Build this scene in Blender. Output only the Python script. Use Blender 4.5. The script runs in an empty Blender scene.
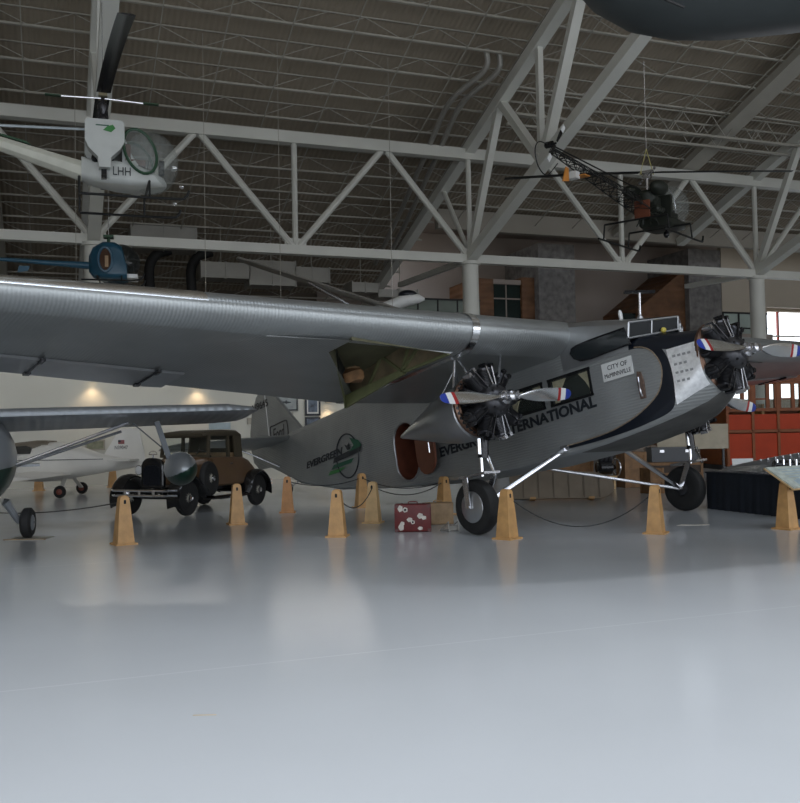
import bpy, bmesh, math, random
from mathutils import Vector as V, Matrix as Mx, Euler
random.seed(7)
SC = bpy.context.scene
COL = SC.collection
PI = math.pi
sin, cos, rad = math.sin, math.cos, math.radians

# ------------------------------------------------------------------ materials
def mat(name, col, rough=.5, metal=0., var=.12, vscale=3., bump=None, coat=0., spec=.5, alpha=None):
    m = bpy.data.materials.new(name); m.use_nodes = True
    nt = m.node_tree; b = nt.nodes['Principled BSDF']
    b.inputs['Roughness'].default_value = rough
    b.inputs['Metallic'].default_value = metal
    b.inputs['Specular IOR Level'].default_value = spec
    b.inputs['Coat Weight'].default_value = coat
    tc = nt.nodes.new('ShaderNodeTexCoord')
    nz = nt.nodes.new('ShaderNodeTexNoise'); nz.inputs['Scale'].default_value = vscale
    nz.inputs['Detail'].default_value = 4
    nt.links.new(tc.outputs['Object'], nz.inputs['Vector'])
    rp = nt.nodes.new('ShaderNodeValToRGB')
    rp.color_ramp.elements[0].position = .3; rp.color_ramp.elements[1].position = .7
    rp.color_ramp.elements[0].color = [max(0, c * (1 - var)) for c in col] + [1]
    rp.color_ramp.elements[1].color = [min(1, c * (1 + var)) for c in col] + [1]
    nt.links.new(nz.outputs['Fac'], rp.inputs['Fac'])
    nt.links.new(rp.outputs['Color'], b.inputs['Base Color'])
    if bump:                                   # (axis, period, depth): corrugation
        ax, per, dep = bump
        w = nt.nodes.new('ShaderNodeTexWave'); w.wave_type = 'BANDS'; w.bands_direction = ax
        w.inputs['Scale'].default_value = 2 * PI / (20 * per)
        bp = nt.nodes.new('ShaderNodeBump'); bp.inputs['Distance'].default_value = dep
        bp.inputs['Strength'].default_value = .8
        nt.links.new(tc.outputs['Object'], w.inputs['Vector'])
        nt.links.new(w.outputs['Fac'], bp.inputs['Height'])
        nt.links.new(bp.outputs['Normal'], b.inputs['Normal'])
    return m

def glassy(name, col, alpha=.25, rough=.05, k=.25):
    m = bpy.data.materials.new(name); m.use_nodes = True
    nt = m.node_tree; b = nt.nodes['Principled BSDF']
    b.inputs['Base Color'].default_value = [k * c for c in col] + [1]
    b.inputs['Roughness'].default_value = rough
    tr = nt.nodes.new('ShaderNodeBsdfTransparent'); tr.inputs['Color'].default_value = list(col) + [1]
    mx = nt.nodes.new('ShaderNodeMixShader'); mx.inputs[0].default_value = alpha
    out = nt.nodes['Material Output']
    tr.inputs['Color'].default_value = [.75 + .25 * c for c in col] + [1]
    nt.links.new(tr.outputs[0], mx.inputs[1]); nt.links.new(b.outputs[0], mx.inputs[2])
    nt.links.new(mx.outputs[0], out.inputs['Surface'])
    return m

def emit(name, col, s):
    m = bpy.data.materials.new(name); m.use_nodes = True
    b = m.node_tree.nodes['Principled BSDF']
    b.inputs['Base Color'].default_value = list(col) + [1]
    b.inputs['Emission Color'].default_value = list(col) + [1]
    b.inputs['Emission Strength'].default_value = s
    return m

ALU = mat('corrugated_aluminium', (.345, .36, .36), .48, .55, .1, 1.2, ('Z', .045, .005))
ALUW = mat('corrugated_wing_aluminium', (.35, .365, .365), .36, .75, .08, 1.2, ('Y', .05, .0025))
ALUS = mat('smooth_aluminium', (.42, .43, .44), .32, .85, .1, 2)
POL = mat('polished_aluminium', (.88, .89, .90), .2, 1., .06, 4)
CHROME = mat('chrome', (.82, .82, .84), .12, 1., .03, 4)
STEEL = mat('bright_steel', (.6, .6, .62), .25, .95, .1, 5)
NAVY = mat('navy_black_paint', (.006, .009, .016), .3, 0, .2, 2)
BLK = mat('engine_black', (.016, .016, .018), .22, .3, .3, 8)
FIN = mat('cylinder_fin_metal', (.06, .06, .065), .28, .7, .3, 12)
RUB = mat('rubber', (.013, .013, .013), .7, 0, .25, 10)
BRONZE = mat('heat_bronze', (.20, .12, .085), .35, .85, .25, 6)
DRED = mat('cabin_mahogany', (.10, .030, .016), .5, 0, .25, 4)
DOORRED = mat('door_lining_red_brown', (.17, .058, .030), .5, 0, .15, 4)
DARK = mat('dark_interior', (.012, .012, .012), .7, 0, .2, 5)
GLS = mat('dark_glazing', (.012, .016, .018), .05, 0, .2, 2, spec=.7)
CURT = mat('cream_curtain', (.75, .62, .44), .8, 0, .1, 8)
LETTER = mat('dark_lettering', (.012, .016, .022), .45, 0, .1, 4)
LGREY = mat('fin_lettering', (.05, .045, .045), .5, 0, .1, 4)
GRN1 = mat('logo_dark_green', (.008, .095, .050), .45, 0, .1, 3)
GRN2 = mat('logo_bright_green', (.04, .22, .05), .45, 0, .1, 3)
ZINC = mat('zinc_chromate_green', (.17, .18, .085), .6, .1, .2, 3)
ZINCB = mat('bay_rib_brown', (.21, .165, .10), .6, .1, .3, 4)
RED = mat('prop_red', (.32, .015, .015), .35, 0, .1, 4)
BLUE = mat('prop_blue', (.015, .04, .30), .35, 0, .1, 4)
WHT = mat('white_paint', (.72, .73, .72), .35, 0, .05, 3)
WHTP = mat('white_panel', (.70, .71, .70), .5, 0, .06, 5)
WOOD = mat('honey_wood', (.53, .30, .115), .45, 0, .16, 7)
WOODL = mat('pale_wood', (.60, .40, .19), .5, 0, .12, 7)
ROPE = mat('dark_rope', (.022, .025, .026), .6, 0, .2, 20)
LEATHER = mat('red_leather', (.12, .012, .012), .5, 0, .2, 8)
TAN = mat('tan_leather', (.33, .22, .12), .6, 0, .2, 8)
PAPER = mat('sticker_paper', (.62, .58, .52), .6, 0, .2, 14)
BROWN = mat('brown_lacquer', (.13, .075, .04), .3, 0, .1, 3, coat=.3)
ROOFC = mat('car_roof_fabric', (.065, .052, .032), .6, 0, .1, 3)
BLAC = mat('black_lacquer', (.007, .007, .008), .22, 0, .2, 3, coat=.4)
SILV = mat('silver_dope', (.32, .34, .36), .35, .5, .08, 2)
DGRN = mat('dark_green_paint', (.006, .028, .018), .3, 0, .15, 3)
CREAMP = mat('white_gelcoat', (.80, .78, .73), .3, 0, .04, 2, coat=.2)
GREYT = mat('canopy_fairing', (.20, .17, .13), .5, 0, .1, 3)
HELW = mat('helicopter_white', (.52, .54, .52), .35, 0, .06, 3)
HELG = mat('helicopter_green', (.01, .055, .022), .35, 0, .1, 3)
HELB = mat('helicopter_blue', (.012, .068, .115), .3, 0, .12, 3)
OLIVE = mat('olive_drab', (.018, .022, .016), .55, .1, .2, 5)
TUBE = mat('dark_tube', (.012, .013, .013), .5, .3, .2, 6)
ORNG = mat('orange_paint', (.62, .24, .04), .5, 0, .1, 5)
YELL = mat('yellow_strap', (.62, .55, .20), .7, 0, .1, 8)
BUB = glassy('bubble_perspex', (.75, .8, .78), .17, .04, .7)
CARG = glassy('car_glass', (.7, .8, .74), .09, .04)
TRUSS = mat('truss_white_paint', (.62, .62, .57), .5, 0, .06, .6)
JOIST = mat('joist_grey_paint', (.38, .36, .31), .6, 0, .08, 1)
DECK = mat('roof_deck', (.30, .255, .195), .75, 0, .05, .5, ('X', .2, .03))
WALLW = mat('cream_plaster', (.64, .64, .59), .8, 0, .03, .4)
WALLB = mat('taupe_plaster', (.32, .27, .235), .85, 0, .05, .4)
FASC = mat('beige_fascia', (.36, .33, .28), .8, 0, .04, .5)
BEIGE = mat('beige_plaster', (.44, .38, .30), .8, 0, .04, .5)
STONE = mat('stone_cladding', (.17, .16, .15), .85, 0, .35, 3)
OAK = mat('oak_cladding', (.15, .068, .028), .6, 0, .3, 1.5, ('Z', .34, .05))
GLG = mat('dark_green_glazing', (.012, .022, .020), .1, 0, .2, 1)
RAILG = mat('green_grey_glazing', (.20, .23, .20), .12, 0, .15, .8)
DUCT = mat('galvanised_duct', (.33, .32, .29), .5, .3, .08, 1)
SKIRT = mat('navy_drape', (.008, .012, .020), .8, 0, .2, 3)
TRAMR = mat('tram_red', (.40, .042, .010), .5, 0, .1, 2, spec=.2)
TRAMB = mat('tram_brown', (.22, .062, .014), .45, 0, .15, 3, spec=.3)
CANV = mat('beige_canvas', (.27, .22, .165), .8, 0, .08, 3)
CHART = mat('printed_board', (.50, .55, .50), .5, 0, .22, 9)
GUN = mat('grey_green_hull', (.020, .025, .025), .5, .1, .1, 1.5)
PHOTO = mat('blue_photo', (.10, .13, .18), .4, 0, .8, 4)
PHOTG = mat('grey_photo', (.30, .33, .34), .4, 0, .35, 2.5)
SIGNB = mat('pale_blue_sign', (.36, .46, .52), .5, 0, .1, 6)
TUBEL = emit('added_tube_glow', (1., .97, .90), 14)
LAMPM = emit('lamp_bulb', (1., .78, .5), 14)

# ------------------------------------------------------------------ mesh builder
class MB:
    def __init__(s): s.v = []; s.f = []; s.m = []
    def add(s, vs, fs, m=0):
        o = len(s.v); s.v += [tuple(p) for p in vs]
        s.f += [tuple(o + i for i in f) for f in fs]
        s.m += ([m] * len(fs) if isinstance(m, int) else list(m)); return s
    def box(s, c, d, R=None, m=0):
        c = V(c); p = []
        for z in (-.5, .5):
            for y in (-.5, .5):
                for x in (-.5, .5):
                    q = V((x * d[0], y * d[1], z * d[2]))
                    p.append(c + (R @ q if R else q))
        return s.add(p, [(0, 2, 3, 1), (4, 5, 7, 6), (0, 1, 5, 4), (2, 6, 7, 3), (0, 4, 6, 2), (1, 3, 7, 5)], m)
    def bar(s, a, b, w, h=None, up=(0, 0, 1), m=0):
        a, b = V(a), V(b); h = h or w; x = (b - a); L = x.length; x.normalize(); u = V(up)
        if abs(x.dot(u)) > .98: u = V((0, 1, 0))
        y = u.cross(x).normalized(); z = x.cross(y)
        return s.box((a + b) / 2, (L, w, h), Mx((x, y, z)).transposed(), m)
    def tube(s, pts, r, n=8, m=0, closed=False):
        pts = [V(p) for p in pts]; k = len(pts); rs = r if isinstance(r, (list, tuple)) else [r] * k
        rings = []; pn = None
        for i, p in enumerate(pts):
            if closed: t = pts[(i + 1) % k] - pts[i - 1]
            else: t = pts[min(i + 1, k - 1)] - pts[max(i - 1, 0)]
            t.normalize()
            if pn is None: pn = t.orthogonal().normalized()
            pn = (pn - t * pn.dot(t)).normalized(); b = t.cross(pn)
            rings.append([p + (pn * cos(2 * PI * j / n) + b * sin(2 * PI * j / n)) * rs[i] for j in range(n)])
        return s.loft(rings, m, not closed, loop=closed)
    def loft(s, rings, m=0, caps=True, loop=False, mf=None):
        n = len(rings[0]); vs = [p for r in rings for p in r]; fs = []; ms = []
        K = len(rings)
        for i in range(K if loop else K - 1):
            a, b = i * n, ((i + 1) % K) * n
            for j in range(n):
                fs.append((a + j, a + (j + 1) % n, b + (j + 1) % n, b + j)); ms.append(mf(i, j) if mf else m)
        if caps and not loop:
            fs.append(tuple(range(n))[::-1]); ms.append(m)
            fs.append(tuple((K - 1) * n + j for j in range(n))); ms.append(m)
        return s.add(vs, fs, ms)
    def lathe(s, prof, o, ax, n=20, m=0, mf=None):
        o, ax = V(o), V(ax).normalized(); u = ax.orthogonal().normalized(); w = ax.cross(u)
        R = [[o + ax * h + (u * cos(2 * PI * j / n) + w * sin(2 * PI * j / n)) * max(r, 1e-4) for j in range(n)] for r, h in prof]
        return s.loft(R, m, True, mf=mf)
    def ell(s, c, r, nu=16, nv=10, R=None, m=0, mf=None):
        c = V(c); rings = []
        for i in range(nv + 1):
            t = PI * i / nv; q = []
            for j in range(nu):
                p = V((sin(t) * cos(2 * PI * j / nu) * r[0], sin(t) * sin(2 * PI * j / nu) * r[1], -cos(t) * r[2]))
                if i in (0, nv): p = V((1e-4 * cos(2 * PI * j / nu), 1e-4 * sin(2 * PI * j / nu), -cos(t) * r[2]))
                q.append(c + (R @ p if R else p))
            rings.append(q)
        return s.loft(rings, m, True, mf=mf)
    def prism(s, poly, o, ux, uy, th, m=0):
        o, ux, uy = V(o), V(ux), V(uy); nz = ux.cross(uy).normalized(); n = len(poly)
        a = [o + ux * x + uy * y - nz * th / 2 for x, y in poly]; b = [p + nz * th for p in a]
        fs = [tuple(range(n))[::-1], tuple(range(n, 2 * n))] + [(i, (i + 1) % n, n + (i + 1) % n, n + i) for i in range(n)]
        return s.add(a + b, fs, m)
    def build(s, name, mats, parent=None, ang=35):
        me = bpy.data.meshes.new(name); me.from_pydata(s.v, [], s.f)
        if not isinstance(mats, (list, tuple)): mats = [mats]
        for q in mats: me.materials.append(q)
        me.polygons.foreach_set('material_index', s.m)
        bm = bmesh.new(); bm.from_mesh(me); bmesh.ops.recalc_face_normals(bm, faces=bm.faces); bm.to_mesh(me); bm.free()
        if ang: me.shade_smooth(); me.set_sharp_from_angle(angle=rad(ang))
        me.update()
        o = bpy.data.objects.new(name, me); COL.objects.link(o)
        if parent: o.parent = parent
        return o

def tag(o, label, cat, group=None, kind=None):
    if label: o['label'] = label
    if cat: o['category'] = cat
    if group: o['group'] = group
    if kind: o['kind'] = kind
    return o
def thing(name, label, cat, loc=(0, 0, 0), rot=(0, 0, 0), group=None):
    o = bpy.data.objects.new(name, None); COL.objects.link(o)
    o.location = loc; o.rotation_euler = rot
    return tag(o, label, cat, group)
def struct(o): o['kind'] = 'structure'; return o
def dup(root, loc, rotz, label=None):
    r = root.copy(); COL.objects.link(r); r.location = loc; r.rotation_euler = (0, 0, rotz)
    if label: r['label'] = label
    for c in list(root.children):
        k = c.copy(); COL.objects.link(k); k.parent = r
        for g in c.children:
            h = g.copy(); COL.objects.link(h); h.parent = k
    return r
def text(body, name, w, h, o, ux, uy, m, parent, th=.004, shear=0., bold=.0):
    """lettering as a mesh filling a w x h box centred on o, in the plane of ux, uy"""
    cu = bpy.data.curves.new('t', 'FONT'); cu.body = body; cu.align_x = 'CENTER'; cu.shear = shear; cu.extrude = .02; cu.offset = bold
    cu.resolution_u = 3
    t = bpy.data.objects.new('t', cu); COL.objects.link(t)
    dg = bpy.context.evaluated_depsgraph_get(); dg.update()
    me = bpy.data.meshes.new_from_object(t.evaluated_get(dg)); bpy.data.objects.remove(t); bpy.data.curves.remove(cu)
    xs = [v.co.x for v in me.vertices]; ys = [v.co.y for v in me.vertices]
    ux, uy = V(ux).normalized(), V(uy).normalized(); nz = ux.cross(uy)
    for v in me.vertices:
        c = v.co
        X = ((c.x - min(xs)) / (max(xs) - min(xs)) - .5) * w; Y = ((c.y - min(ys)) / (max(ys) - min(ys)) - .5) * h
        v.co = V(o) + ux * X + uy * Y + nz * (th / 2 if c.z > 0 else -th / 2)
    me.materials.clear(); me.materials.append(m); me.name = name
    ob = bpy.data.objects.new(name, me); COL.objects.link(ob)
    if parent: ob.parent = parent
    return ob
def lerp(a, b, t): return a + (b - a) * t
def interp(xs, ys, x):
    if x <= xs[0]: return ys[0]
    for i in range(len(xs) - 1):
        if x <= xs[i + 1]: return lerp(ys[i], ys[i + 1], (x - xs[i]) / (xs[i + 1] - xs[i]))
    return ys[-1]
def bez(p, n=10):
    """smooth curve through points (Catmull-Rom)"""
    p = [V(q) for q in p]; P = [p[0] * 2 - p[1]] + p + [p[-1] * 2 - p[-2]]; out = []
    for i in range(1, len(P) - 2):
        for k in range(n):
            t = k / n; a, b, c, d = P[i - 1:i + 3]
            out.append(.5 * ((2 * b) + (c - a) * t + (2 * a - 5 * b + 4 * c - d) * t * t + (3 * b - a - 3 * c + d) * t ** 3))
    return out + [p[-1]]
def rrect(x, w, z0, z1, r0, r1, k=5):
    """ring in the y-z plane: rounded rectangle, bottom radius r0, top radius r1"""
    r0 = min(r0, w * .999, (z1 - z0) * .49); r1 = min(r1, w * .999, (z1 - z0) * .49); q = []
    for cy, cz, r, a0 in ((w - r0, z0 + r0, r0, -90), (w - r1, z1 - r1, r1, 0), (-w + r1, z1 - r1, r1, 90), (-w + r0, z0 + r0, r0, 180)):
        for i in range(k + 1):
            a = rad(a0 + 90 * i / k); q.append(V((x, cy + r * cos(a), cz + r * sin(a))))
    return q

# ================================================================== camera
cam = bpy.data.cameras.new('camera'); co = bpy.data.objects.new('camera', cam); COL.objects.link(co)
cam.sensor_fit = 'HORIZONTAL'; cam.sensor_width = 36; cam.lens = 925.8 / 800 * 36; cam.clip_end = 500
co.matrix_world = Mx.Translation((0, 0, 1.65)) @ Mx.Rotation(PI / 2 + .031, 4, 'X') @ Mx.Rotation(-.019, 4, 'Z')
SC.camera = co

# building frame: s along the long truss, t away from the camera
A = rad(20.6); SD = V((cos(A), sin(A), 0)); TD = V((-sin(A), cos(A), 0)); M0 = V((2.92, 36.94, 0))
def W(s, t, z): return M0 + SD * s + TD * t + V((0, 0, z))
RS = Mx.Rotation(A, 3, 'Z')
def hall(name, label=None):
    """an Empty turned to the hall's own axes; children use (s, t, z)"""
    o = bpy.data.objects.new(name, None); COL.objects.link(o); o.location = M0; o.rotation_euler = (0, 0, A)
    return o
def hbox(mb, s0, s1, t0, t1, z0, z1, m=0):
    return mb.box(((s0 + s1) / 2, (t0 + t1) / 2, (z0 + z1) / 2), (s1 - s0, t1 - t0, z1 - z0), None, m)
def hobj(name, mb, m, parent=None, ang=35):
    o = mb.build(name, m, parent, ang)
    if not parent: o.location = M0; o.rotation_euler = (0, 0, A)
    return o
# ================================================================== the hall
def floor_mat():
    m = mat('sealed_grey_floor', (.53, .555, .575), .2, 0, .04, .35); nt = m.node_tree; b = nt.nodes['Principled BSDF']
    tc = [n for n in nt.nodes if n.type == 'TEX_COORD'][0]; old = b.inputs['Base Color'].links[0].from_socket
    sx = nt.nodes.new('ShaderNodeSeparateXYZ'); nt.links.new(tc.outputs['Object'], sx.inputs[0]); masks = []
    for k, (per, off) in enumerate(((12.2, 2.17), (6.1, 2.55))):          # sawn joints along both axes of the hall
        a = nt.nodes.new('ShaderNodeMath'); a.operation = 'MULTIPLY_ADD'; a.inputs[1].default_value = 1 / per; a.inputs[2].default_value = off / per
        nt.links.new(sx.outputs[k], a.inputs[0])
        f = nt.nodes.new('ShaderNodeMath'); f.operation = 'FRACT'; nt.links.new(a.outputs[0], f.inputs[0])
        c = nt.nodes.new('ShaderNodeMath'); c.operation = 'LESS_THAN'; c.inputs[1].default_value = .0032 if k else -1; nt.links.new(f.outputs[0], c.inputs[0]); masks.append(c)
    mxm = nt.nodes.new('ShaderNodeMath'); mxm.operation = 'MAXIMUM'
    nt.links.new(masks[0].outputs[0], mxm.inputs[0]); nt.links.new(masks[1].outputs[0], mxm.inputs[1])
    mix = nt.nodes.new('ShaderNodeMixRGB'); mix.inputs['Color2'].default_value = (.60, .62, .64, 1)
    nt.links.new(mxm.outputs[0], mix.inputs['Fac']); nt.links.new(old, mix.inputs['Color1']); nt.links.new(mix.outputs[0], b.inputs['Base Color'])
    nz = nt.nodes.new('ShaderNodeTexNoise'); nz.inputs['Scale'].default_value = .6; nz.inputs['Detail'].default_value = 5
    nt.links.new(tc.outputs['Object'], nz.inputs['Vector'])
    mr = nt.nodes.new('ShaderNodeMapRange'); mr.inputs['To Min'].default_value = .13; mr.inputs['To Max'].default_value = .21
    nt.links.new(nz.outputs['Fac'], mr.inputs['Value']); nt.links.new(mr.outputs[0], b.inputs['Roughness'])
    return m
fl = MB(); hbox(fl, -46, 46, -42, 14.4, -.3, 0); struct(hobj('floor', fl, floor_mat()))
ms = MB(); ms.prism([(-.07, -.010), (.07, -.007), (.065, .009), (-.07, .008)], (-1.18, 5.49, .001), (1, 0, 0), (0, 1, 0), .002)
tag(ms.build('tape_scrap', mat('old_tape', (.5, .42, .30), .6)), 'short strip of old tan tape stuck on the open floor', 'tape')
SL = .345
def deckz(t): return 13.9 - SL * t
rd = MB()
for s0, s1, t1 in ((-46, 1.0, 14.4), (1.0, 46, 6.0)):
    tc = -30
    rd.add([(s0, tc, deckz(tc)), (s1, tc, deckz(tc)), (s1, t1, deckz(t1)), (s0, t1, deckz(t1))], [(0, 1, 2, 3)])
    rd.add([(s0, tc, deckz(tc) + .2), (s1, tc, deckz(tc) + .2), (s1, t1, deckz(t1) + .2), (s0, t1, deckz(t1) + .2)], [(0, 1, 2, 3)])
for s0, s1 in ((-46, -34), (12, 46)): rd.add([(s0, -42.3, deckz(-42.3)), (s1, -42.3, deckz(-42.3)), (s1, -30, deckz(-30)), (s0, -30, deckz(-30))], [(0, 1, 2, 3)])
struct(hobj('ceiling', rd, DECK, None, 0))
for k in range(10):
    w = MB(); w.bar((-33.8 + 5.07 * k, -42, deckz(-42)), (-33.8 + 5.07 * k, -30, deckz(-30)), .15, .3); struct(hobj('added_skylight_bar', w, TRUSS))  # bars of an unseen skylight, added to throw daylight on the near floor
# walls
TW = -.9
w = MB(); hbox(w, -46, -1, TW, TW + .35, 0, 3.82); struct(hobj('wall_back', w, WALLW))
w = MB(); hbox(w, -46, 1, 14.1, 14.4, 0, 9.2); struct(hobj('wall_back_upper', w, mat('dark_upper_wall', (.13, .105, .08), .85, 0, .05, .5)))
w = MB(); hbox(w, -2.5, 24.2, 13.9, 14.05, 0, 13); struct(hobj('wall_gallery', w, WALLB))
w = MB(); hbox(w, 24.2, 46, 14, 14.4, 8.9, 13); hbox(w, 24.2, 46, 14, 14.4, 0, 3.2); struct(hobj('wall_right_back', w, BEIGE))
w = MB(); hbox(w, 20.75, 24.0, 10, 10.3, 8.15, 12.6); hbox(w, 24.0, 46, 10, 10.3, 8.55, 12.6); struct(hobj('wall_gallery_front', w, BEIGE))
w = MB(); hbox(w, 1, 46, 5.5, 5.9, 10.94, 11.85); struct(hobj('trim_fascia', w, FASC))
w = MB(); hbox(w, 1, 46, 5.9, 14.4, 12.6, 12.9); struct(hobj('ceiling_gallery', w, WALLB))
for s, nm in ((-46, 'wall_left'), (46, 'wall_right')):
    w = MB(); hbox(w, s - .2, s + .2, -42, 14.4, 0, 29); struct(hobj(nm, w, BEIGE))
w = MB(); hbox(w, -46, 46, -42.3, -42, 0, .5); hbox(w, -46, 46, -42.3, -42, 9, 29); struct(hobj('wall_front', w, BEIGE))
for k in range(20):
    w = MB(); hbox(w, -43.9 + 4.6 * k, -43.7 + 4.6 * k, -42.2, -42, .5, 9); struct(hobj('window_mullion', w, TRUSS))
w = MB(); hbox(w, -46, 46, -42.2, -42, 4.4, 4.6); struct(hobj('window_transom', w, TRUSS))
# bright glazing at the far right, with mullions
for s, mm in ((26.2, TRUSS), (28.6, mat('window_red_post', (.30, .05, .03), .4)), (31.5, TRUSS), (35, TRUSS), (39, TRUSS)):
    w = MB(); hbox(w, s - .06, s + .06, 14.05, 14.2, 3.2, 8.9); struct(hobj('window_post', w, mm))
w = MB(); hbox(w, 24.2, 46, 14.05, 14.2, 7.25, 7.35); hbox(w, 24.2, 46, 14.05, 14.2, 5.2, 5.3); struct(hobj('window_rail', w, TRUSS))
# gallery: stone piers, oak clad bays, glazing
for s0, s1, z in ((8.71, 10.94, 11.55), (18.45, 20.71, 11.75)):
    w = MB(); hbox(w, s0, s1, 10, 14, 0, z); struct(hobj('wall_stone_pier', w, STONE))
w = MB(); hbox(w, 5.2, 6.25, 10.5, 14, 0, 9.6); hbox(w, 7.95, 8.71, 10.5, 14, 0, 9.75); struct(hobj('wall_oak_bay', w, OAK))
w = MB(); hbox(w, 6.25, 7.95, 10.7, 10.8, 0, 9.35); struct(hobj('window_1', w, GLG))
w = MB(); hbox(w, 6.25, 7.95, 10.66, 10.7, 8.55, 8.62); hbox(w, 7.05, 7.11, 10.66, 10.7, 0, 9.35); hbox(w, 6.25, 7.95, 10.6, 14, 9.35, 9.6); struct(hobj('trim_window_bars', w, WALLB))
w = MB()
w.add([(15.2, 10.4, 0), (18.45, 10.4, 0), (18.45, 10.4, 10.6), (15.2, 10.4, 8.2), (15.2, 13.9, 0), (18.45, 13.9, 0), (18.45, 13.9, 10.6), (15.2, 13.9, 8.2)],
      [(0, 1, 2, 3), (4, 7, 6, 5), (0, 3, 7, 4), (3, 2, 6, 7)]); struct(hobj('wall_oak_stair', w, OAK))
w = MB(); hbox(w, 14.3, 15.2, 10.6, 10.7, 0, 8.0); struct(hobj('window_2', w, GLG))
w = MB(); hbox(w, .6, 5.2, 10, 10.06, 7.5, 8.3); struct(hobj('window_gallery_rail', w, RAILG))
w = MB()
for s in (.63, 1.7, 2.8, 3.9, 4.9): hbox(w, s - .03, s + .03, 9.95, 10, 6.9, 8.32)
hbox(w, .6, 5.2, 9.93, 10.02, 8.28, 8.36); struct(hobj('trim_gallery_rail', w, DARK))
w = MB(); hbox(w, 20.75, 24, 10.02, 10.08, 6.3, 8.15); struct(hobj('window_3', w, mat('pale_glazing', (.36, .42, .38), .15, 0, .15, .8)))
w = MB()
for s in (20.78, 21.9, 22.95, 23.9): hbox(w, s - .05, s + .05, 9.96, 10.02, 6.3, 8.15)
hbox(w, 20.75, 24, 9.96, 10.02, 7.2, 7.28); hbox(w, 20.75, 24, 9.96, 10.02, 8.08, 8.18); struct(hobj('trim_window_grid', w, DARK))
w = MB(); hbox(w, .6, 24.2, 9.8, 13.9, 6.2, 6.9); struct(hobj('floor_gallery', w, WALLB))
# columns
PB = 14.35
for k in range(-2, 3):
    w = MB(); w.lathe([(.5, 0), (.5, .05), (.34, .06), (.325, 8.2), (.42, 8.22), (.42, 8.34)], (PB * k, 0, 0), (0, 0, 1), 28); struct(hobj('column', w, TRUSS))
# long truss over the columns
def roof_truss(name): o = bpy.data.objects.new(name, None); COL.objects.link(o); o.location = M0; o.rotation_euler = (0, 0, A); return struct(o)
T = roof_truss('long_roof_truss')
w = MB(); hbox(w, -46, 46, -.17, .17, 8.28, 8.62); w.build('lower_chord', TRUSS, T)
w = MB(); hbox(w, -46, 46, -.2, .2, 12.45, 12.87); w.build('upper_chord', TRUSS, T)
h = PB / 4
for k in range(-3, 4):
    for a, b in ((k * PB, k * PB + h), (k * PB + h, k * PB + 2 * h), (k * PB + 2 * h, k * PB + 3 * h), (k * PB + 3 * h, (k + 1) * PB)):
        if max(abs(a), abs(b)) > 46: continue
        i = round((a - k * PB) / h); z = (8.6, 12.5) if i % 2 == 0 else (12.5, 8.6)
        sg = .18 if b > a else -.18
        w = MB(); w.tube([(a + .12, 0, z[0]), (b - .12, 0, z[1])], .13, 8)
        lo = (a, z[0]) if z[0] < 10 else (b, z[1]); w.box((lo[0] + (.2 if lo[0] == a else -.2), 0, 8.72), (.42, .06, .34)); w.build('web_member', TRUSS, T)
    for s in (k * PB, k * PB + 2 * h):
        if abs(s) < 46: w = MB(); w.tube([(s, 0, 8.6), (s, 0, 12.5)], .11, 8); w.build('web_post', TRUSS, T)
# sloping cross trusses
def topz(t): return 12.83 - SL * t
def botz(t): return 8.5 - .36 * t
for k in range(-2, 3):
    T = roof_truss('sloping_roof_truss'); s = k * PB; te = 13.9 if k < 1 else 5.4
    w = MB(); w.bar((s, te, topz(te)), (s, -41.8, topz(-41.8)), .4, .4); w.build('top_chord', TRUSS, T)
    w = MB(); w.bar((s, 0, botz(0)), (s, -41.8, botz(-41.8)), .42, .36); w.build('bottom_chord', TRUSS, T)
    w = MB(); w.bar((s, 0, 8.45), (s, 8 if k < 1 else 5, 8.65), .22, .22); w.build('rear_tie', TRUSS, T)
    w = MB(); w.tube([(s, 0, 8.6), (s, 2.6, topz(2.6))], .1, 8); w.build('rear_web', TRUSS, T)
    for j in range(6):
        t0 = -6.03 * j; ta = t0 - 2.95; tb = t0 - 6.03
        w = MB(); w.bar((s, t0, botz(t0)), (s, ta, topz(ta)), .26 if j == 0 else .34, .26); w.build('web_member', TRUSS, T)
        w = MB(); w.bar((s, ta, topz(ta)), (s, tb, botz(tb)), .3, .26); w.build('web_member', TRUSS, T)
        w = MB(); w.bar((s, tb + .12, botz(tb)), (s, tb + .12, topz(tb)), .2, .2); w.build('web_post', TRUSS, T)
for s, t0 in ((10.75, 5.4), (-18, 13.9), (25.1, 5.4)):
    w = MB(); w.bar((s, t0, topz(t0) + .2), (s, -20, topz(-20) + .2), .85, .3); struct(hobj('roof_beam', w, JOIST))
# open web joists
def joist(name, t, s0, s1, zt, dep, pitch, r, mt):
    w = MB(); hbox(w, s0, s1, t - r * .8, t + r * .8, zt - r * 1.1, zt); hbox(w, s0, s1, t - r * 1.5, t + r * 1.5, zt - dep, zt - dep + r * 1.9)
    n = int((s1 - s0) / pitch)
    for i in range(n):
        a = s0 + (s1 - s0) * i / n; b = s0 + (s1 - s0) * (i + 1) / n
        za, zb = (zt - .03, zt - dep + .03) if i % 2 else (zt - dep + .03, zt - .03)
        w.bar((a, t, za), (b, t, zb), r * .65)
    struct(hobj(name, w, mt, None, 0))
for k in range(-2, 3):
    for i in range(22):
        t = 13.3 - 1.5 * i; a, b = k * PB - (PB / 2), k * PB + PB / 2
        if t > 5.5:
            if k > 0: continue
            b = min(b, .9)
        joist('roof_joist', t, a, b, deckz(t) - .06, .62, 1.25, .035, JOIST)
for t in (-2.25, -2.85): joist('deep_roof_joist', t, .6, PB * 2, deckz(t) - .5, .95, .7, .045, JOIST)
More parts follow.
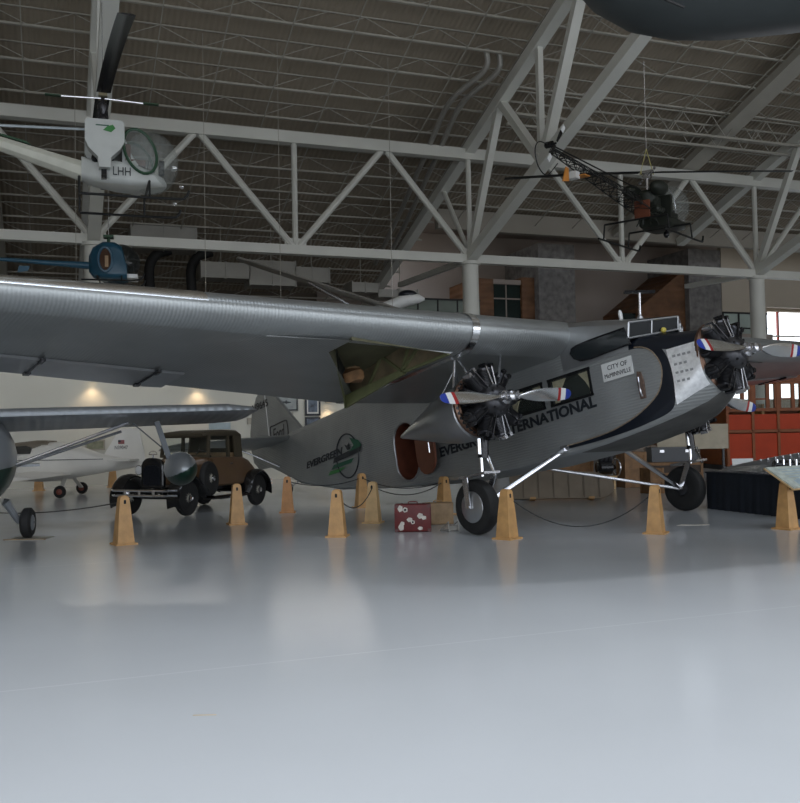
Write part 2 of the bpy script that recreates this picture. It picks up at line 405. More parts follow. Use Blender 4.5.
for i in range(24):
    s = -18.6 + 2.05 * i
    if s > 27: break
    w = MB(); te = 13.5 if s < .9 else 5.4
    w.bar((s, te, deckz(te) - .72), (s, -16, deckz(-16) - .72), .035); struct(hobj('joist_bridging', w, JOIST, None, 0))
# services under the roof
DUCTS = []
def duct(name, label, parts, hang, group='air ducts'):
    o = thing(name, label, 'duct', M0, (0, 0, A), group)
    w = MB(); DUCTS.append(o)
    for p in parts:
        hbox(w, p[0], p[1], 7.4, 8.6, p[2], p[3])
    w.build('duct_body', DUCT, o, 0)
    for s in hang:
        z = max(p[3] for p in parts if p[0] <= s <= p[1]); h_ = MB(); h_.tube([(s, 8, z), (s, 8, deckz(8) - .1)], .025, 6); h_.build('hanger', JOIST, o)
    for p in parts:
        g = MB()
        for s in (p[0], (p[0] + p[1]) / 2, p[1]): g = MB(); hbox(g, s - .03, s + .03, 7.36, 8.64, p[2] - .04, p[3] + .04); g.build('flange', DUCT, o, 0)
duct('air_duct', 'large grey box duct hung behind the white and green helicopter', [(-12.5, -9.75, 9.7, 10.72)], (-12, -11.1, -10.2))
duct('air_duct', 'long grey stepped duct hung above the middle of the silver wing', [(-9.55, -7.4, 8.55, 9.25), (-7.4, -5.3, 8.3, 9.42), (-5.3, -3.7, 8.52, 9.2)], (-8.6, -6.3, -4.4))
duct('air_duct', 'short grey duct near the white column, lowest of the ducts', [(-2.6, -1.3, 8.15, 8.6), (-1.3, .7, 7.95, 8.32)], (-2, 0))
for s in (-11.7, -9.9):
    w = MB(); w.tube(bez([(s + .9, 8, 9.8), (s + .3, 8, 9.55), (s, 8, 9.0), (s, 8, 8.0)]), .22, 12); w.build('flexible_hose', DARK, DUCTS[0])['label'] = 'dark curved flexible hose'
for ds, lb in ((0, 'white pipe running up the roof slope beside its twin, the outer one'), (.5, 'white pipe running up the roof slope beside its twin, next to the sloping truss')):
    w = MB(); w.tube(bez([(-1.35 + ds, -4.6, 15.0), (-1.3 + ds, -4.3, 14.35), (-1.9 + ds, -2.64, 13.75), (-1.7 + ds, -.2, 12.95), (-1.25 + ds, 4.2, 11.45), (-.9 + ds, 9, 9.8)], 6), .1, 10)
    tag(hobj('roof_pipe', w, DUCT), lb, 'pipe', 'pipes on the roof slope')
# things on the cream wall
for s, z, lb in ((-14.48, 3.55, 'warm wall lamp on the cream wall above the white aeroplane'), (-11.0, 3.42, 'warm wall lamp on the cream wall above the vintage car'), (-6.31, 2.72, 'warm wall lamp on the cream wall above the doorway')):
    o = thing('wall_lamp', lb, 'lamp', W(s, TW - .02, z), (0, 0, A), 'warm wall lamps')
    w = MB(); w.lathe([(.07, .12), (.13, -.1), (.13, -.12), (.11, -.12), (.06, .08)], (0, -.2, .1), (0, 0, 1), 16); w.build('shade', JOIST, o)
    w = MB(); w.tube([(0, 0, .15), (0, -.2, .22)], .025, 8); w.box((0, -.02, .15), (.12, .04, .16)); w.build('bracket', JOIST, o)
    w = MB(); w.ell((0, -.2, .06), (.06, .06, .06), 10, 8); w.build('bulb', LAMPM, o)
    l = bpy.data.lights.new('lamp_light', 'SPOT'); l.energy = 40; l.color = (1, .70, .40); l.spot_size = rad(120); l.spot_blend = .8; l.shadow_soft_size = .05
    lo = bpy.data.objects.new('lamp_light', l); COL.objects.link(lo); lo.parent = o; lo.location = (0, -.2, -.06); lo.rotation_euler = (rad(-14), 0, 0)
def picture(s0, s1, z0, z1, m, label, fw=.05, fm=None):
    o = thing('framed_picture', label, 'picture', W((s0 + s1) / 2, TW - .04, z0), (0, 0, A), 'pictures on the cream wall')
    w_, h_ = s1 - s0, z1 - z0; w = MB()
    for c, d in (((0, 0, fw / 2), (w_, .06, fw)), ((0, 0, h_ - fw / 2), (w_, .06, fw)), ((-w_ / 2 + fw / 2, 0, h_ / 2), (fw, .06, h_)), ((w_ / 2 - fw / 2, 0, h_ / 2), (fw, .06, h_))): w.box(c, d)
    w.build('frame', fm or BLAC, o, 0)
    w = MB(); w.box((0, .005, h_ / 2), (w_ - fw, .03, h_ - fw)); w.build('print', m, o, 0)
    return o, w_, h_
o, w_, h_ = picture(-8.34, -7.42, 2.42, 3.07, PHOTG, 'wide grey picture of an aircraft in a dark frame, beside the tail fin', .06)
w = MB(); w.ell((.0, -.02, .31), (.22, .01, .035), 12, 6); w.box((.03, -.02, .32), (.06, .01, .12)); w.box((-.18, -.02, .35), (.04, .01, .08)); w.build('aircraft_image', mat('photo_aircraft', (.05, .06, .07), .5), o, 0)
o, w_, h_ = picture(-7.16, -6.58, 2.24, 2.98, PHOTO, 'tall navy framed picture with a pale mount, left of the doorway', .07, NAVY)
w = MB(); w.box((0, -.012, h_ / 2), (w_ - .14, .012, h_ - .14)); w.box((0, -.02, h_ / 2), (w_ - .24, .012, h_ - .26), None, 1); w.build('mount', [WHTP, PHOTO], o, 0)
picture(-7.16, -6.59, 1.79, 2.19, PHOTO, 'small navy framed picture hung below the tall one', .06, NAVY)
picture(-8.24, -7.6, 1.98, 2.37, PHOTG, 'grey picture hung under the wide aircraft picture', .05, JOIST)
picture(-14.71, -14.08, 1.17, 1.52, mat('notice_print', (.26, .27, .19), .6, 0, .3, 6), 'olive framed notice behind the white aeroplane tail', .05, JOIST)
w = MB(); w.box((0, 0, 0), (.22, .05, .22)); o = w.build('wall_sign', JOIST); o.location = W(-9.16, TW - .04, 2.08); o.rotation_euler = (0, 0, A); tag(o, 'small grey square box on the wall behind the car roof', 'sign')
w = MB(); w.box((0, 0, 0), (.75, .04, .23)); o = w.build('hanging_sign', SIGNB); o.location = W(-10.24, TW - .04, 1.92); o.rotation_euler = (0, 0, A); tag(o, 'pale blue sign strip just above the car roof', 'sign')
w = MB(); hbox(w, -6.36, -5.5, TW - .05, TW - .01, 0, 2.03); hbox(w, -6.42, -5.44, TW - .08, TW - .01, 2.03, 2.15, 1); struct(hobj('door_1', w, [WHTP, DARK]))
for k, lb in enumerate(('added tube light over the cream wall, above the white aeroplane', 'added tube light over the cream wall, above the vintage car', 'added tube light over the cream wall, above the airliner tail')):
    o = thing('added_tube_light', lb, 'lamp', W(-19.5 + 6.5 * k, TW - 2.2, 4.6), (0, 0, A), 'added tube lights over the cream wall')  # hidden tubes, added to brighten the cream wall
    w = MB(); w.box((0, 0, .06), (5.2, .2, .06)); w.build('housing', JOIST, o, 0)
    w = MB(); w.tube([(-2.5, 0, 0), (2.5, 0, 0)], .03, 8); w.build('tube', TUBEL, o)
    for x in (-2, 2): w = MB(); w.tube([(x, 0, .08), (x, 0, deckz(TW - 2.2) - 4.7)], .01, 5); w.build('hanger', JOIST, o)
# ================================================================== the tri-motor airliner (x forward, y to port, origin between the wheel hubs)
TRI = thing('trimotor_airliner', 'large silver three-engined propeller airliner with red, white and blue propeller tips', 'airplane', (3.307, 16.162, .432), (0, -.183, -.908))
ST = [(-10.95, .05, 2.35, 2.75, .05, .05), (-10.2, .14, 2.07, 2.93, .1, .1), (-9, .26, 1.59, 2.98, .08, .12), (-7, .46, 1.16, 3.0, .08, .15),
      (-4.4, .72, .84, 3.0, .06, .18), (-3.1, .73, .74, 2.98, .06, .2), (-1, .73, .665, 2.95, .06, .2), (.5, .73, .70, 2.95, .06, .2),
      (.53, .73, .70, 2.25, .06, .1), (1.1, .73, .74, 2.27, .07, .14), (1.98, .72, .84, 2.34, .12, .34), (2.45, .66, .94, 2.26, .26, .42),
      (2.8, .57, 1.06, 2.21, .42, .46), (2.98, .53, 1.16, 2.2, .5, .5)]
SX = [s[0] for s in ST]
def sec(x): return [interp(SX, [s[k] for s in ST], x) for k in range(1, 6)]
def side_y(x, z):
    w, z0, z1, r0, r1 = sec(x); r0 = min(r0, w, (z1 - z0) * .49); r1 = min(r1, w, (z1 - z0) * .49)
    if z < z0 + r0: q = max(0, 1 - ((z0 + r0 - z) / r0) ** 2); return w - r0 + r0 * q ** .5
    if z > z1 - r1: q = max(0, 1 - ((z - z1 + r1) / r1) ** 2); return w - r1 + r1 * q ** .5
    return w
f = MB(); rings = [rrect(s[0], *s[1:]) for s in ST]
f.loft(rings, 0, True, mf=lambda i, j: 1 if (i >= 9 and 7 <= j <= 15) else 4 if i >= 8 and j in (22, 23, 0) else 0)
SHADE = mat('shaded_underside', (.085, .085, .08), .5, .2, .3, 3)  # grey skin darkened for the shade under the nose, painted into the colour
fus = f.build('fuselage', [ALU, NAVY, DRED, DARK, SHADE], TRI)
def capsule(x0, x1, z0, z1, k=8):
    r = (x1 - x0) / 2; q = []
    for i in range(k + 1): a = PI * i / k; q.append(((x0 + x1) / 2 + r * cos(a), z1 - r + r * sin(a)))
    for i in range(k + 1): a = PI + PI * i / k; q.append(((x0 + x1) / 2 + r * cos(a), z0 + r + r * sin(a)))
    return q
cut = MB(); cut.prism(capsule(-4.4, -3.67, .95, 2.13), (0, -.5, 0), (1, 0, 0), (0, 0, 1), .9, 2)
WIN = [(-2.95, -2.12), (-1.95, -1.1), (-.93, -.08), (.1, 1.0)]
for a, b in WIN:
    for sd in (-1, 1): cut.box(((a + b) / 2, .68 * sd, 1.81), (b - a, .4, .42), None, 3)
cu = cut.build('cutter', [ALU, NAVY, DRED, DARK, SHADE], TRI, 0)
md = fus.modifiers.new('openings', 'BOOLEAN'); md.object = cu; md.operation = 'DIFFERENCE'; md.solver = 'EXACT'
dg = bpy.context.evaluated_depsgraph_get(); dg.update()
me = bpy.data.meshes.new_from_object(fus.evaluated_get(dg)); fus.modifiers.clear()
me.shade_smooth(); me.set_sharp_from_angle(angle=rad(35)); fus.data = me; me.name = 'fuselage'
bpy.data.objects.remove(cu)
# entry door swung forward, and its frame
fr = MB(); cp = capsule(-4.42, -3.65, .93, 2.15); fr.tube([(x, -.735, z) for x, z in cp], .018, 6, 0, True); fr.build('door_frame', ALUS, TRI)
ua = rad(-9); ux = V((cos(ua), sin(ua), 0))
dd = MB(); dd.prism(capsule(.03, .74, .95, 2.12), (-3.66, -.79, 0), ux, (0, 0, 1), .05)
do = dd.build('door', DOORRED, TRI); do['label'] = 'red-brown lined door swung open'
hh = MB(); hh.tube([V((-3.66, -.79, 1.55)) + ux * .6 + V((0, -.05, 0)), V((-3.66, -.79, 1.35)) + ux * .6 + V((0, -.05, 0))], .018, 6); hh.build('door_handle', CHROME, do)
sm = MB(); sm.box((-4.03, -.3, 1.02), (.4, .25, .12)); sm.box((-3.8, -.45, 1.4), (.06, .06, .7)); sm.build('entry_step', DOORRED, TRI)
# cabin windows with curtains
for sd in (-1, 1):
    for a, b in WIN:
        g = MB(); y = sd * .735
        for c, d in (((a + b) / 2, 1.59), ((a + b) / 2, 2.03)): g.box((c, y, d), (b - a + .06, .02, .045))
        for x in (a, b): g.box((x, y, 1.81), (.045, .02, .44))
        wo = g.build('cabin_window', BLK, TRI, 0)
        g = MB(); g.box(((a + b) / 2, sd * .715, 1.81), (b - a, .008, .42)); g.build('pane', CARG, wo, 0)
        g = MB()
        for x, k in ((a, 1), (b, -1)):
            pl = [(x + k * u, z) for u, z in ((.01, 1.61), (.10, 1.61), (.10, 1.72), (.17, 1.85), (.30, 2.01), (.01, 2.01))]
            g.prism(pl if k > 0 else pl[::-1], (0, sd * .64, 0), (1, 0, 0), (0, 0, 1), .03)
        g.build('curtain', CURT, wo, 0)
# dark nose stripe following the curved edge of the side skin, with its riveted bead, both sides
C1 = bez([(.15, 0, .86), (.8, 0, .885), (1.32, 0, .94), (1.85, 0, 1.09), (2.2, 0, 1.30), (2.33, 0, 1.52), (2.36, 0, 1.75), (2.26, 0, 1.97), (2.1, 0, 2.09), (1.95, 0, 2.13)], 6)
C2 = bez([(.15, 0, .81), (.8, 0, .815), (1.32, 0, .84), (1.9, 0, .90), (2.36, 0, 1.02), (2.50, 0, 1.22), (2.52, 0, 1.55), (2.48, 0, 1.85), (2.36, 0, 2.05), (2.2, 0, 2.13)], 6)
for sd in (-1, 1):
    g = MB(); n = len(C1); K = 7; grid = []
    for i in range(n):
        for k in range(K):
            p = C1[i].lerp(C2[i], k / (K - 1)); grid.append(V((p.x, sd * (side_y(p.x, p.z) + .007), p.z)))
    g.add(grid, [(i * K + k, i * K + k + 1, (i + 1) * K + k + 1, (i + 1) * K + k) for i in range(n - 1) for k in range(K - 1)])
    g.build('nose_stripe', NAVY, TRI)
    g = MB(); g.tube([V((p.x, sd * (side_y(p.x, p.z) + .008), p.z)) for p in C1], .011, 6); g.build('edge_bead', mat('bead_tan', (.36, .28, .20), .4, .5, .3, 20) if sd < 0 else bpy.data.materials['bead_tan'], TRI)
    g = MB(); grid = []; U = 9; Wd = 9
    for i in range(U):
        for k in range(Wd):
            x = lerp(2.49, 2.97, i / (U - 1)); z = lerp(lerp(1.09, 1.30, i / (U - 1)), lerp(1.95, 1.98, i / (U - 1)), k / (Wd - 1))
            x += .04 * sin(PI * k / (Wd - 1)) * (1 - i / (U - 1)); grid.append(V((x, sd * (side_y(x, z) + .028), z)))
    g.add(grid, [(i * Wd + k, i * Wd + k + 1, (i + 1) * Wd + k + 1, (i + 1) * Wd + k) for i in range(U - 1) for k in range(Wd - 1)])
    g.build('engine_side_panel', mat('burnished_panel', (.86, .87, .88), .42, .6, .14, 14) if sd < 0 else bpy.data.materials['burnished_panel'], TRI)['label'] = 'bright bare metal panel behind the nose engine'
g = MB()
for r_ in range(4):
    for k in range(3 if r_ % 2 else 4): g.box((2.60 + .075 * k, -(side_y(2.6 + .075 * k, 1.82 - .13 * r_) + .032), 1.82 - .13 * r_), (.055, .004, .035))
g.build('panel_lettering', mat('faded_lettering', (.42, .43, .44), .5, .5), TRI, 0)
g = MB(); g.prism([(-.05, -.22), (.045, -.22), (.06, .05), (.03, .2), (-.03, .22), (-.06, .08)], (1.98, -.732, 1.52), (1, 0, 0), (0, 0, 1), .03)
g.tube(bez([(1.98, -.75, 1.34), (1.99, -.79, 1.42), (1.98, -.78, 1.55), (1.96, -.75, 1.64)]), .015, 6, 1); g.build('boarding_step', [mat('worn_leather_step', (.13, .085, .065), .6, 0, .4, 12), STEEL], TRI)
g = MB(); g.prism([(1.28, 1.725), (1.89, 1.725), (1.89, 2.015), (1.28, 2.015)], (0, -.737, 0), (1, 0, 0), (0, 0, 1), .012)
sg = g.build('name_plate', WHTP, TRI, 0); sg['label'] = 'white plate lettered CITY OF McMINNVILLE'
text('CITY OF', 'name_line', .40, .075, (1.6, -.746, 1.93), (1, 0, 0), (0, 0, 1), LETTER, sg)
text('McMINNVILLE', 'name_line', .53, .07, (1.585, -.746, 1.805), (1, 0, 0), (0, 0, 1), LETTER, sg)
# side lettering and emblem
text('EVERGREEN INTERNATIONAL', 'side_lettering', 4.05, .195, (-.97, -.737, 1.40), (1, 0, .035), (-.035, 0, 1), LETTER, TRI, .006, 0, .035)
def tside(x): return -(.72 + .1 * (x + 4.4)) - .011
tx = V((1, -.1, 0)).normalized()
text('EVERGREEN', 'emblem_lettering', 1.92, .165, (-7.60, tside(-7.60), 2.0), tx + V((0, 0, .025)), (0, 0, 1), LETTER, TRI, .006, .25, .03)
def emb(name, polys, m, out=0.):
    g = MB()
    for pl in polys: g.add([V((x, tside(x) - out, z)) for x, z in pl], [tuple(range(len(pl)))])
    return g.build(name, m, TRI, 0)
g = MB(); g.tube([V((x, tside(x), z)) for x, z in [(-6.46 + .52 * cos(2 * PI * i / 40), 1.865 + .5 * sin(2 * PI * i / 40)) for i in range(40)]], .016, 6, 0, True); g.build('emblem_ring', LETTER, TRI)
emb('emblem_band', [[(-7.15, 1.8), (-5.84, 1.86), (-5.74, 1.99), (-5.78, 2.0), (-7.07, 1.92)]], LETTER, .012)
emb('emblem_band', [[(-7.28, 1.67), (-6.3, 1.68), (-6.16, 1.77), (-7.13, 1.76)]], GRN1, .010)
emb('emblem_band', [[(-7.46, 1.56), (-6.91, 1.56), (-6.55, 1.64), (-7.34, 1.645)]], GRN2, .010)
emb('emblem_arrow', [[(-6.33, 1.94), (-5.86, 1.96), (-5.74, 1.99), (-5.86, 2.12), (-6.25, 2.25), (-6.10, 2.05)]], GRN1, .014)
emb('emblem_arrow', [[(-6.52, 2.14), (-6.41, 1.99), (-6.27, 1.98), (-6.28, 2.15), (-6.40, 2.09)]], LETTER, .014)
WSG = mat('tinted_windscreen', (.010, .012, .013), .12, 0, .2, 2, spec=.12)
# cockpit glasshouse
g = MB(); R = []
for x, w, zt in ((.46, .735, 2.955), (1.0, .735, 2.85), (1.6, .725, 2.69)):
    R.append([V((x, w, 2.1)), V((x, w, zt - .10)), V((x, w - .06, zt - .03)), V((x, w * .5, zt + .02)), V((x, 0, zt + .035)), V((x, -w * .5, zt + .02)), V((x, -w + .06, zt - .03)), V((x, -w, zt - .10)), V((x, -w, 2.1))])
hf = [V((1.84, .71, 2.1)), V((1.90, .71, 2.5)), V((1.95, .63, 2.575)), V((2.13, .35, 2.585)), V((2.36, 0, 2.575))]
R.append(hf + [V((p.x, -p.y, p.z)) for p in hf[3::-1]]); g.loft(R, 0, False); g.build('cockpit_roof', ALUS, TRI, 40)
def cw(x): return interp([.46, 1., 1.9], [.735, .735, .715], x)
PAN = [[(.69, 2.36), (.75, 2.26), (.88, 2.19), (1.10, 2.17), (1.92, 2.20), (1.84, 2.48), (1.2, 2.475), (.85, 2.46), (.73, 2.43)]]
for sd in (-1, 1):
    for pl in PAN:
        g = MB(); g.add([V((x, sd * (cw(x) + .010), z)) for x, z in pl], [tuple(range(len(pl)))]); po = g.build('cockpit_window', GLS, TRI, 0)
        g = MB(); g.tube([V((x, sd * (cw(x) + .012), z)) for x, z in pl], .014, 6, 0, True); g.build('window_frame', BLK, po)
for sd in (-1, 1):
    ta, tb_, ba, bb = V((1.93, sd * .70, 2.545)), V((2.36, 0, 2.555)), V((1.875, sd * .71, 2.30)), V((2.22, 0, 2.355))
    nn = (tb_ - ta).cross(ba - ta); bb.x = ta.x - (nn.y * (bb.y - ta.y) + nn.z * (bb.z - ta.z)) / nn.x
    g = MB(); g.add([ba, bb, tb_, ta], [(0, 1, 2, 3)]); ws = g.build('windshield', WSG, TRI, 0)
    g = MB()
    for u in (.0, .47, 1.0): g.tube([ba.lerp(bb, u), ta.lerp(tb_, u)], .022 if u != .47 else .014, 6)
    g.tube([ba, bb], .018, 6); g.tube([ta, tb_], .018, 6); g.build('windshield_frame', ALUS, ws)
g = MB(); g.ell((2.22, -.24, 2.36), (.045, .045, .045), 12, 8); g.build('yellow_fitting', mat('lemon_paint', (.75, .62, .12), .4), TRI)
g = MB(); g.tube([(1.72, -.1, 2.7), (1.80, -.1, 3.13)], .02, 8); g.lathe([(.04, 0), (.05, .05), (.02, .1)], (1.715, -.1, 2.68), (.18, 0, 1), 12); g.build('mast', STEEL, TRI)
ma = [c for c in TRI.children if c.name.startswith('mast')][0]
g = MB(); g.bar((1.8 - .15, -.1 - .197, 3.165), (1.8 + .15, -.1 + .197, 3.11), .09, .035); g.build('mast_head', BLK, ma)
g = MB(); g.lathe([(.03, 0), (.035, .1), (.02, .16)], (1.50, -.3, 2.74), (0, 0, 1), 10); g.build('roof_vent', WHT, TRI)
# ---------------------------------------------------------------- wing
AU = [(1, .02), (.85, .23), (.7, .43), (.5, .63), (.3, .73), (.15, .70), (.08, .645), (.04, .58), (.018, .52), (.005, .45)]
AL1 = [(0, .38), (.003, .31), (.012, .225), (.03, .14), (.065, .06), (.1, .02)]
def wing_st(y):
    e = max(0, y - 2.85); ch = 3.93 - .188 * e; k = ch / 3.93; le = .75 - .095 * e; z0 = 2.36 + .06 * e
    if y > 11.1: q = (y - 11.1) / .25; k2 = max(.05, (1 - q * q)) ** .5; return le - ch * .03 * q, ch * (1 - .08 * q), k * k2, z0 + .1 * q
    return le, ch, k, z0
HOLE = {3.05: (.28, -2.45), 4.25: (.31, -1.1), 4.95: (.34, -.28)}
def wing(sd, name):
    ys = [.6, 1.6, 2.85, 3.05, 4.25, 4.95, 6.2, 7.7, 9.2, 10.4, 11.1, 11.2, 11.28, 11.33]
    g = MB(); R = []
    for y in ys:
        le, ch, k, z0 = wing_st(y); P = [V((le - c * ch, sd * y, z0 + h_ * k)) for c, h_ in AU + AL1]
        xf, xa = HOLE.get(y, (le - .11 * ch, le - .5 * ch)); 
        P += [V((xf, sd * y, z0 + .012 * k)), V((xa, sd * y, z0)), V((lerp(xa, le - ch, .5), sd * y, z0)), V((le - ch, sd * y, z0 + .0))]; R.append(P)
    n = len(R[0]); hole = len(AU) + len(AL1)
    vs = [p for r in R for p in r]; fs = []
    for i in range(len(ys) - 1):
        for j in range(n):
            if sd < 0 and ys[i] >= 3.05 and ys[i + 1] <= 4.95 and j == hole: continue
            fs.append((i * n + j, i * n + (j + 1) % n, (i + 1) * n + (j + 1) % n, (i + 1) * n + j))
    fs.append(tuple(range(n))[::-1]); fs.append(tuple((len(ys) - 1) * n + j for j in range(n)))
    g.add(vs, fs); o = g.build(name, ALUW, TRI, 40)
    # riveted joint band where the outer panel meets the centre section
    g = MB(); R = []
    for y in (2.79, 2.93):
        le, ch, k, z0 = wing_st(y); k *= 1.0
        P = [V((le - c * ch + (.012 if c < .5 else 0), sd * y, z0 + h_ * k + (.012 if (c, h_) in AU else -.012))) for c, h_ in AU + AL1]; P += [V((le - .5 * ch, sd * y, z0 - .012)), V((le - ch, sd * y, z0 - .012))]; R.append(P)
    g.loft(R, 0, False); g.build('wing_joint_band', POL, TRI, 40)
    # aileron hanging a little below the trailing edge
    g = MB(); R = []
    for y, a in ((6.45, .05), (6.75, 0), (8.55, 0), (8.56, .02), (10.9, 0), (11.15, .1)):
        le, ch, k, z0 = wing_st(min(y, 11.1)); h0 = le - .74 * ch; te = le - ch - .10 + a
        R.append([V((h0, sd * y, z0 - .006)), V((h0 - .05, sd * y, z0 - .035)), V((te, sd * y, z0 - .035)), V((te, sd * y, z0 + .0)), V((h0 - .3, sd * y, z0 + .03))])
    g.loft(R); ao = g.build('aileron', ALUS, TRI, 30)
    for y in (6.9, 8.6, 10.4):
        le, ch, k, z0 = wing_st(y); g = MB(); g.box((le - .87 * ch, sd * y, z0 - .045), (.26 * ch, .03, .02)); g.box((le - .74 * ch, sd * y, z0 - .05), (.2, .05, .05)); g.box((le - ch + .02, sd * y, z0 - .05), (.12, .09, .04)); g.build('hinge_bracket', BLK, ao, 0)
    g = MB(); R = []                                              # smooth metal capping along the outer leading edge
    for y in (7.15, 8.5, 10, 11.1):
        le, ch, k, z0 = wing_st(y); R.append([V((le - c * ch + .004, sd * y, z0 + h_ * k + .008)) for c, h_ in ((.06, .612), (.04, .58), (.018, .52), (.005, .45), (0, .38))] + [V((le - .03 * ch, sd * y, z0 + .42 * k))])
    g.loft(R); g.build('leading_edge_cap', POL, TRI, 60)
    return o
wr = wing(-1, 'wing'); wl = wing(1, 'wing')
# open bay under the wing beside the engine
g = MB(); g.add([(.28, -3.05, 2.37), (-2.5, -3.05, 2.36), (-2.5, -3.05, 2.66), (-1.4, -3.05, 2.94), (.1, -3.05, 2.98), (.28, -3.05, 2.90)], [(0, 1, 2, 3, 4, 5)]); rb = g.build('bay_rib_wall', ZINCB, TRI, 0)
g = MB()
for a, b in (((.25, 2.40), (-.6, 2.9)), ((-.6, 2.9), (-.95, 2.40)), ((-.95, 2.40), (-1.45, 2.80)), ((-1.45, 2.80), (-1.9, 2.40)), ((-.95, 2.40), (-.05, 2.92)), ((.25, 2.39), (-2.45, 2.375)), ((.2, 2.9), (-1.4, 2.9))):
    g.bar((a[0], -3.07, a[1]), (b[0], -3.07, b[1]), .04, .055, (0, 1, 0))
g.build('bay_rib_truss', ZINC, rb, 0)
g = MB(); g.add([(.34, -4.95, 2.50), (.28, -3.05, 2.38), (.28, -3.05, 2.9), (.34, -4.95, 2.9)], [(0, 1, 2, 3)])
g.add([(-2.5, -3.05, 2.64), (.28, -3.05, 2.94), (.34, -4.95, 2.94), (-.28, -4.95, 2.94), (-1.1, -4.25, 2.84)], [(0, 1, 2, 3, 4)])
g.add([(.34, -4.95, 2.49), (-.28, -4.95, 2.49), (-.28, -4.95, 2.84), (.34, -4.95, 2.84)], [(0, 1, 2, 3)])
g.add([(-.28, -4.95, 2.49), (-1.1, -4.25, 2.44), (-1.1, -4.25, 2.8), (-.28, -4.95, 2.84)], [(0, 1, 2, 3)])
g.build('bay_lining', mat('bay_dark_green', (.11, .105, .06), .7, 0, .2, 3), TRI, 0)
g = MB(); g.prism([(-2.62, 2.14), (-1.2, 2.30), (-.8, 2.33), (-.95, 2.42), (-2.62, 2.36)], (0, -3.12, 0), (1, 0, 0), (0, 0, 1), .05); g.build('bay_door_lip', ZINC, TRI, 0)
g = MB(); g.add([(-1.05, -4.3, 2.40), (-2.62, -3.12, 2.14), (-2.58, -3.12, 2.36), (-1.05, -4.3, 2.46)], [(0, 1, 2, 3)]); g.build('bay_door_flap', ZINC, TRI, 0)
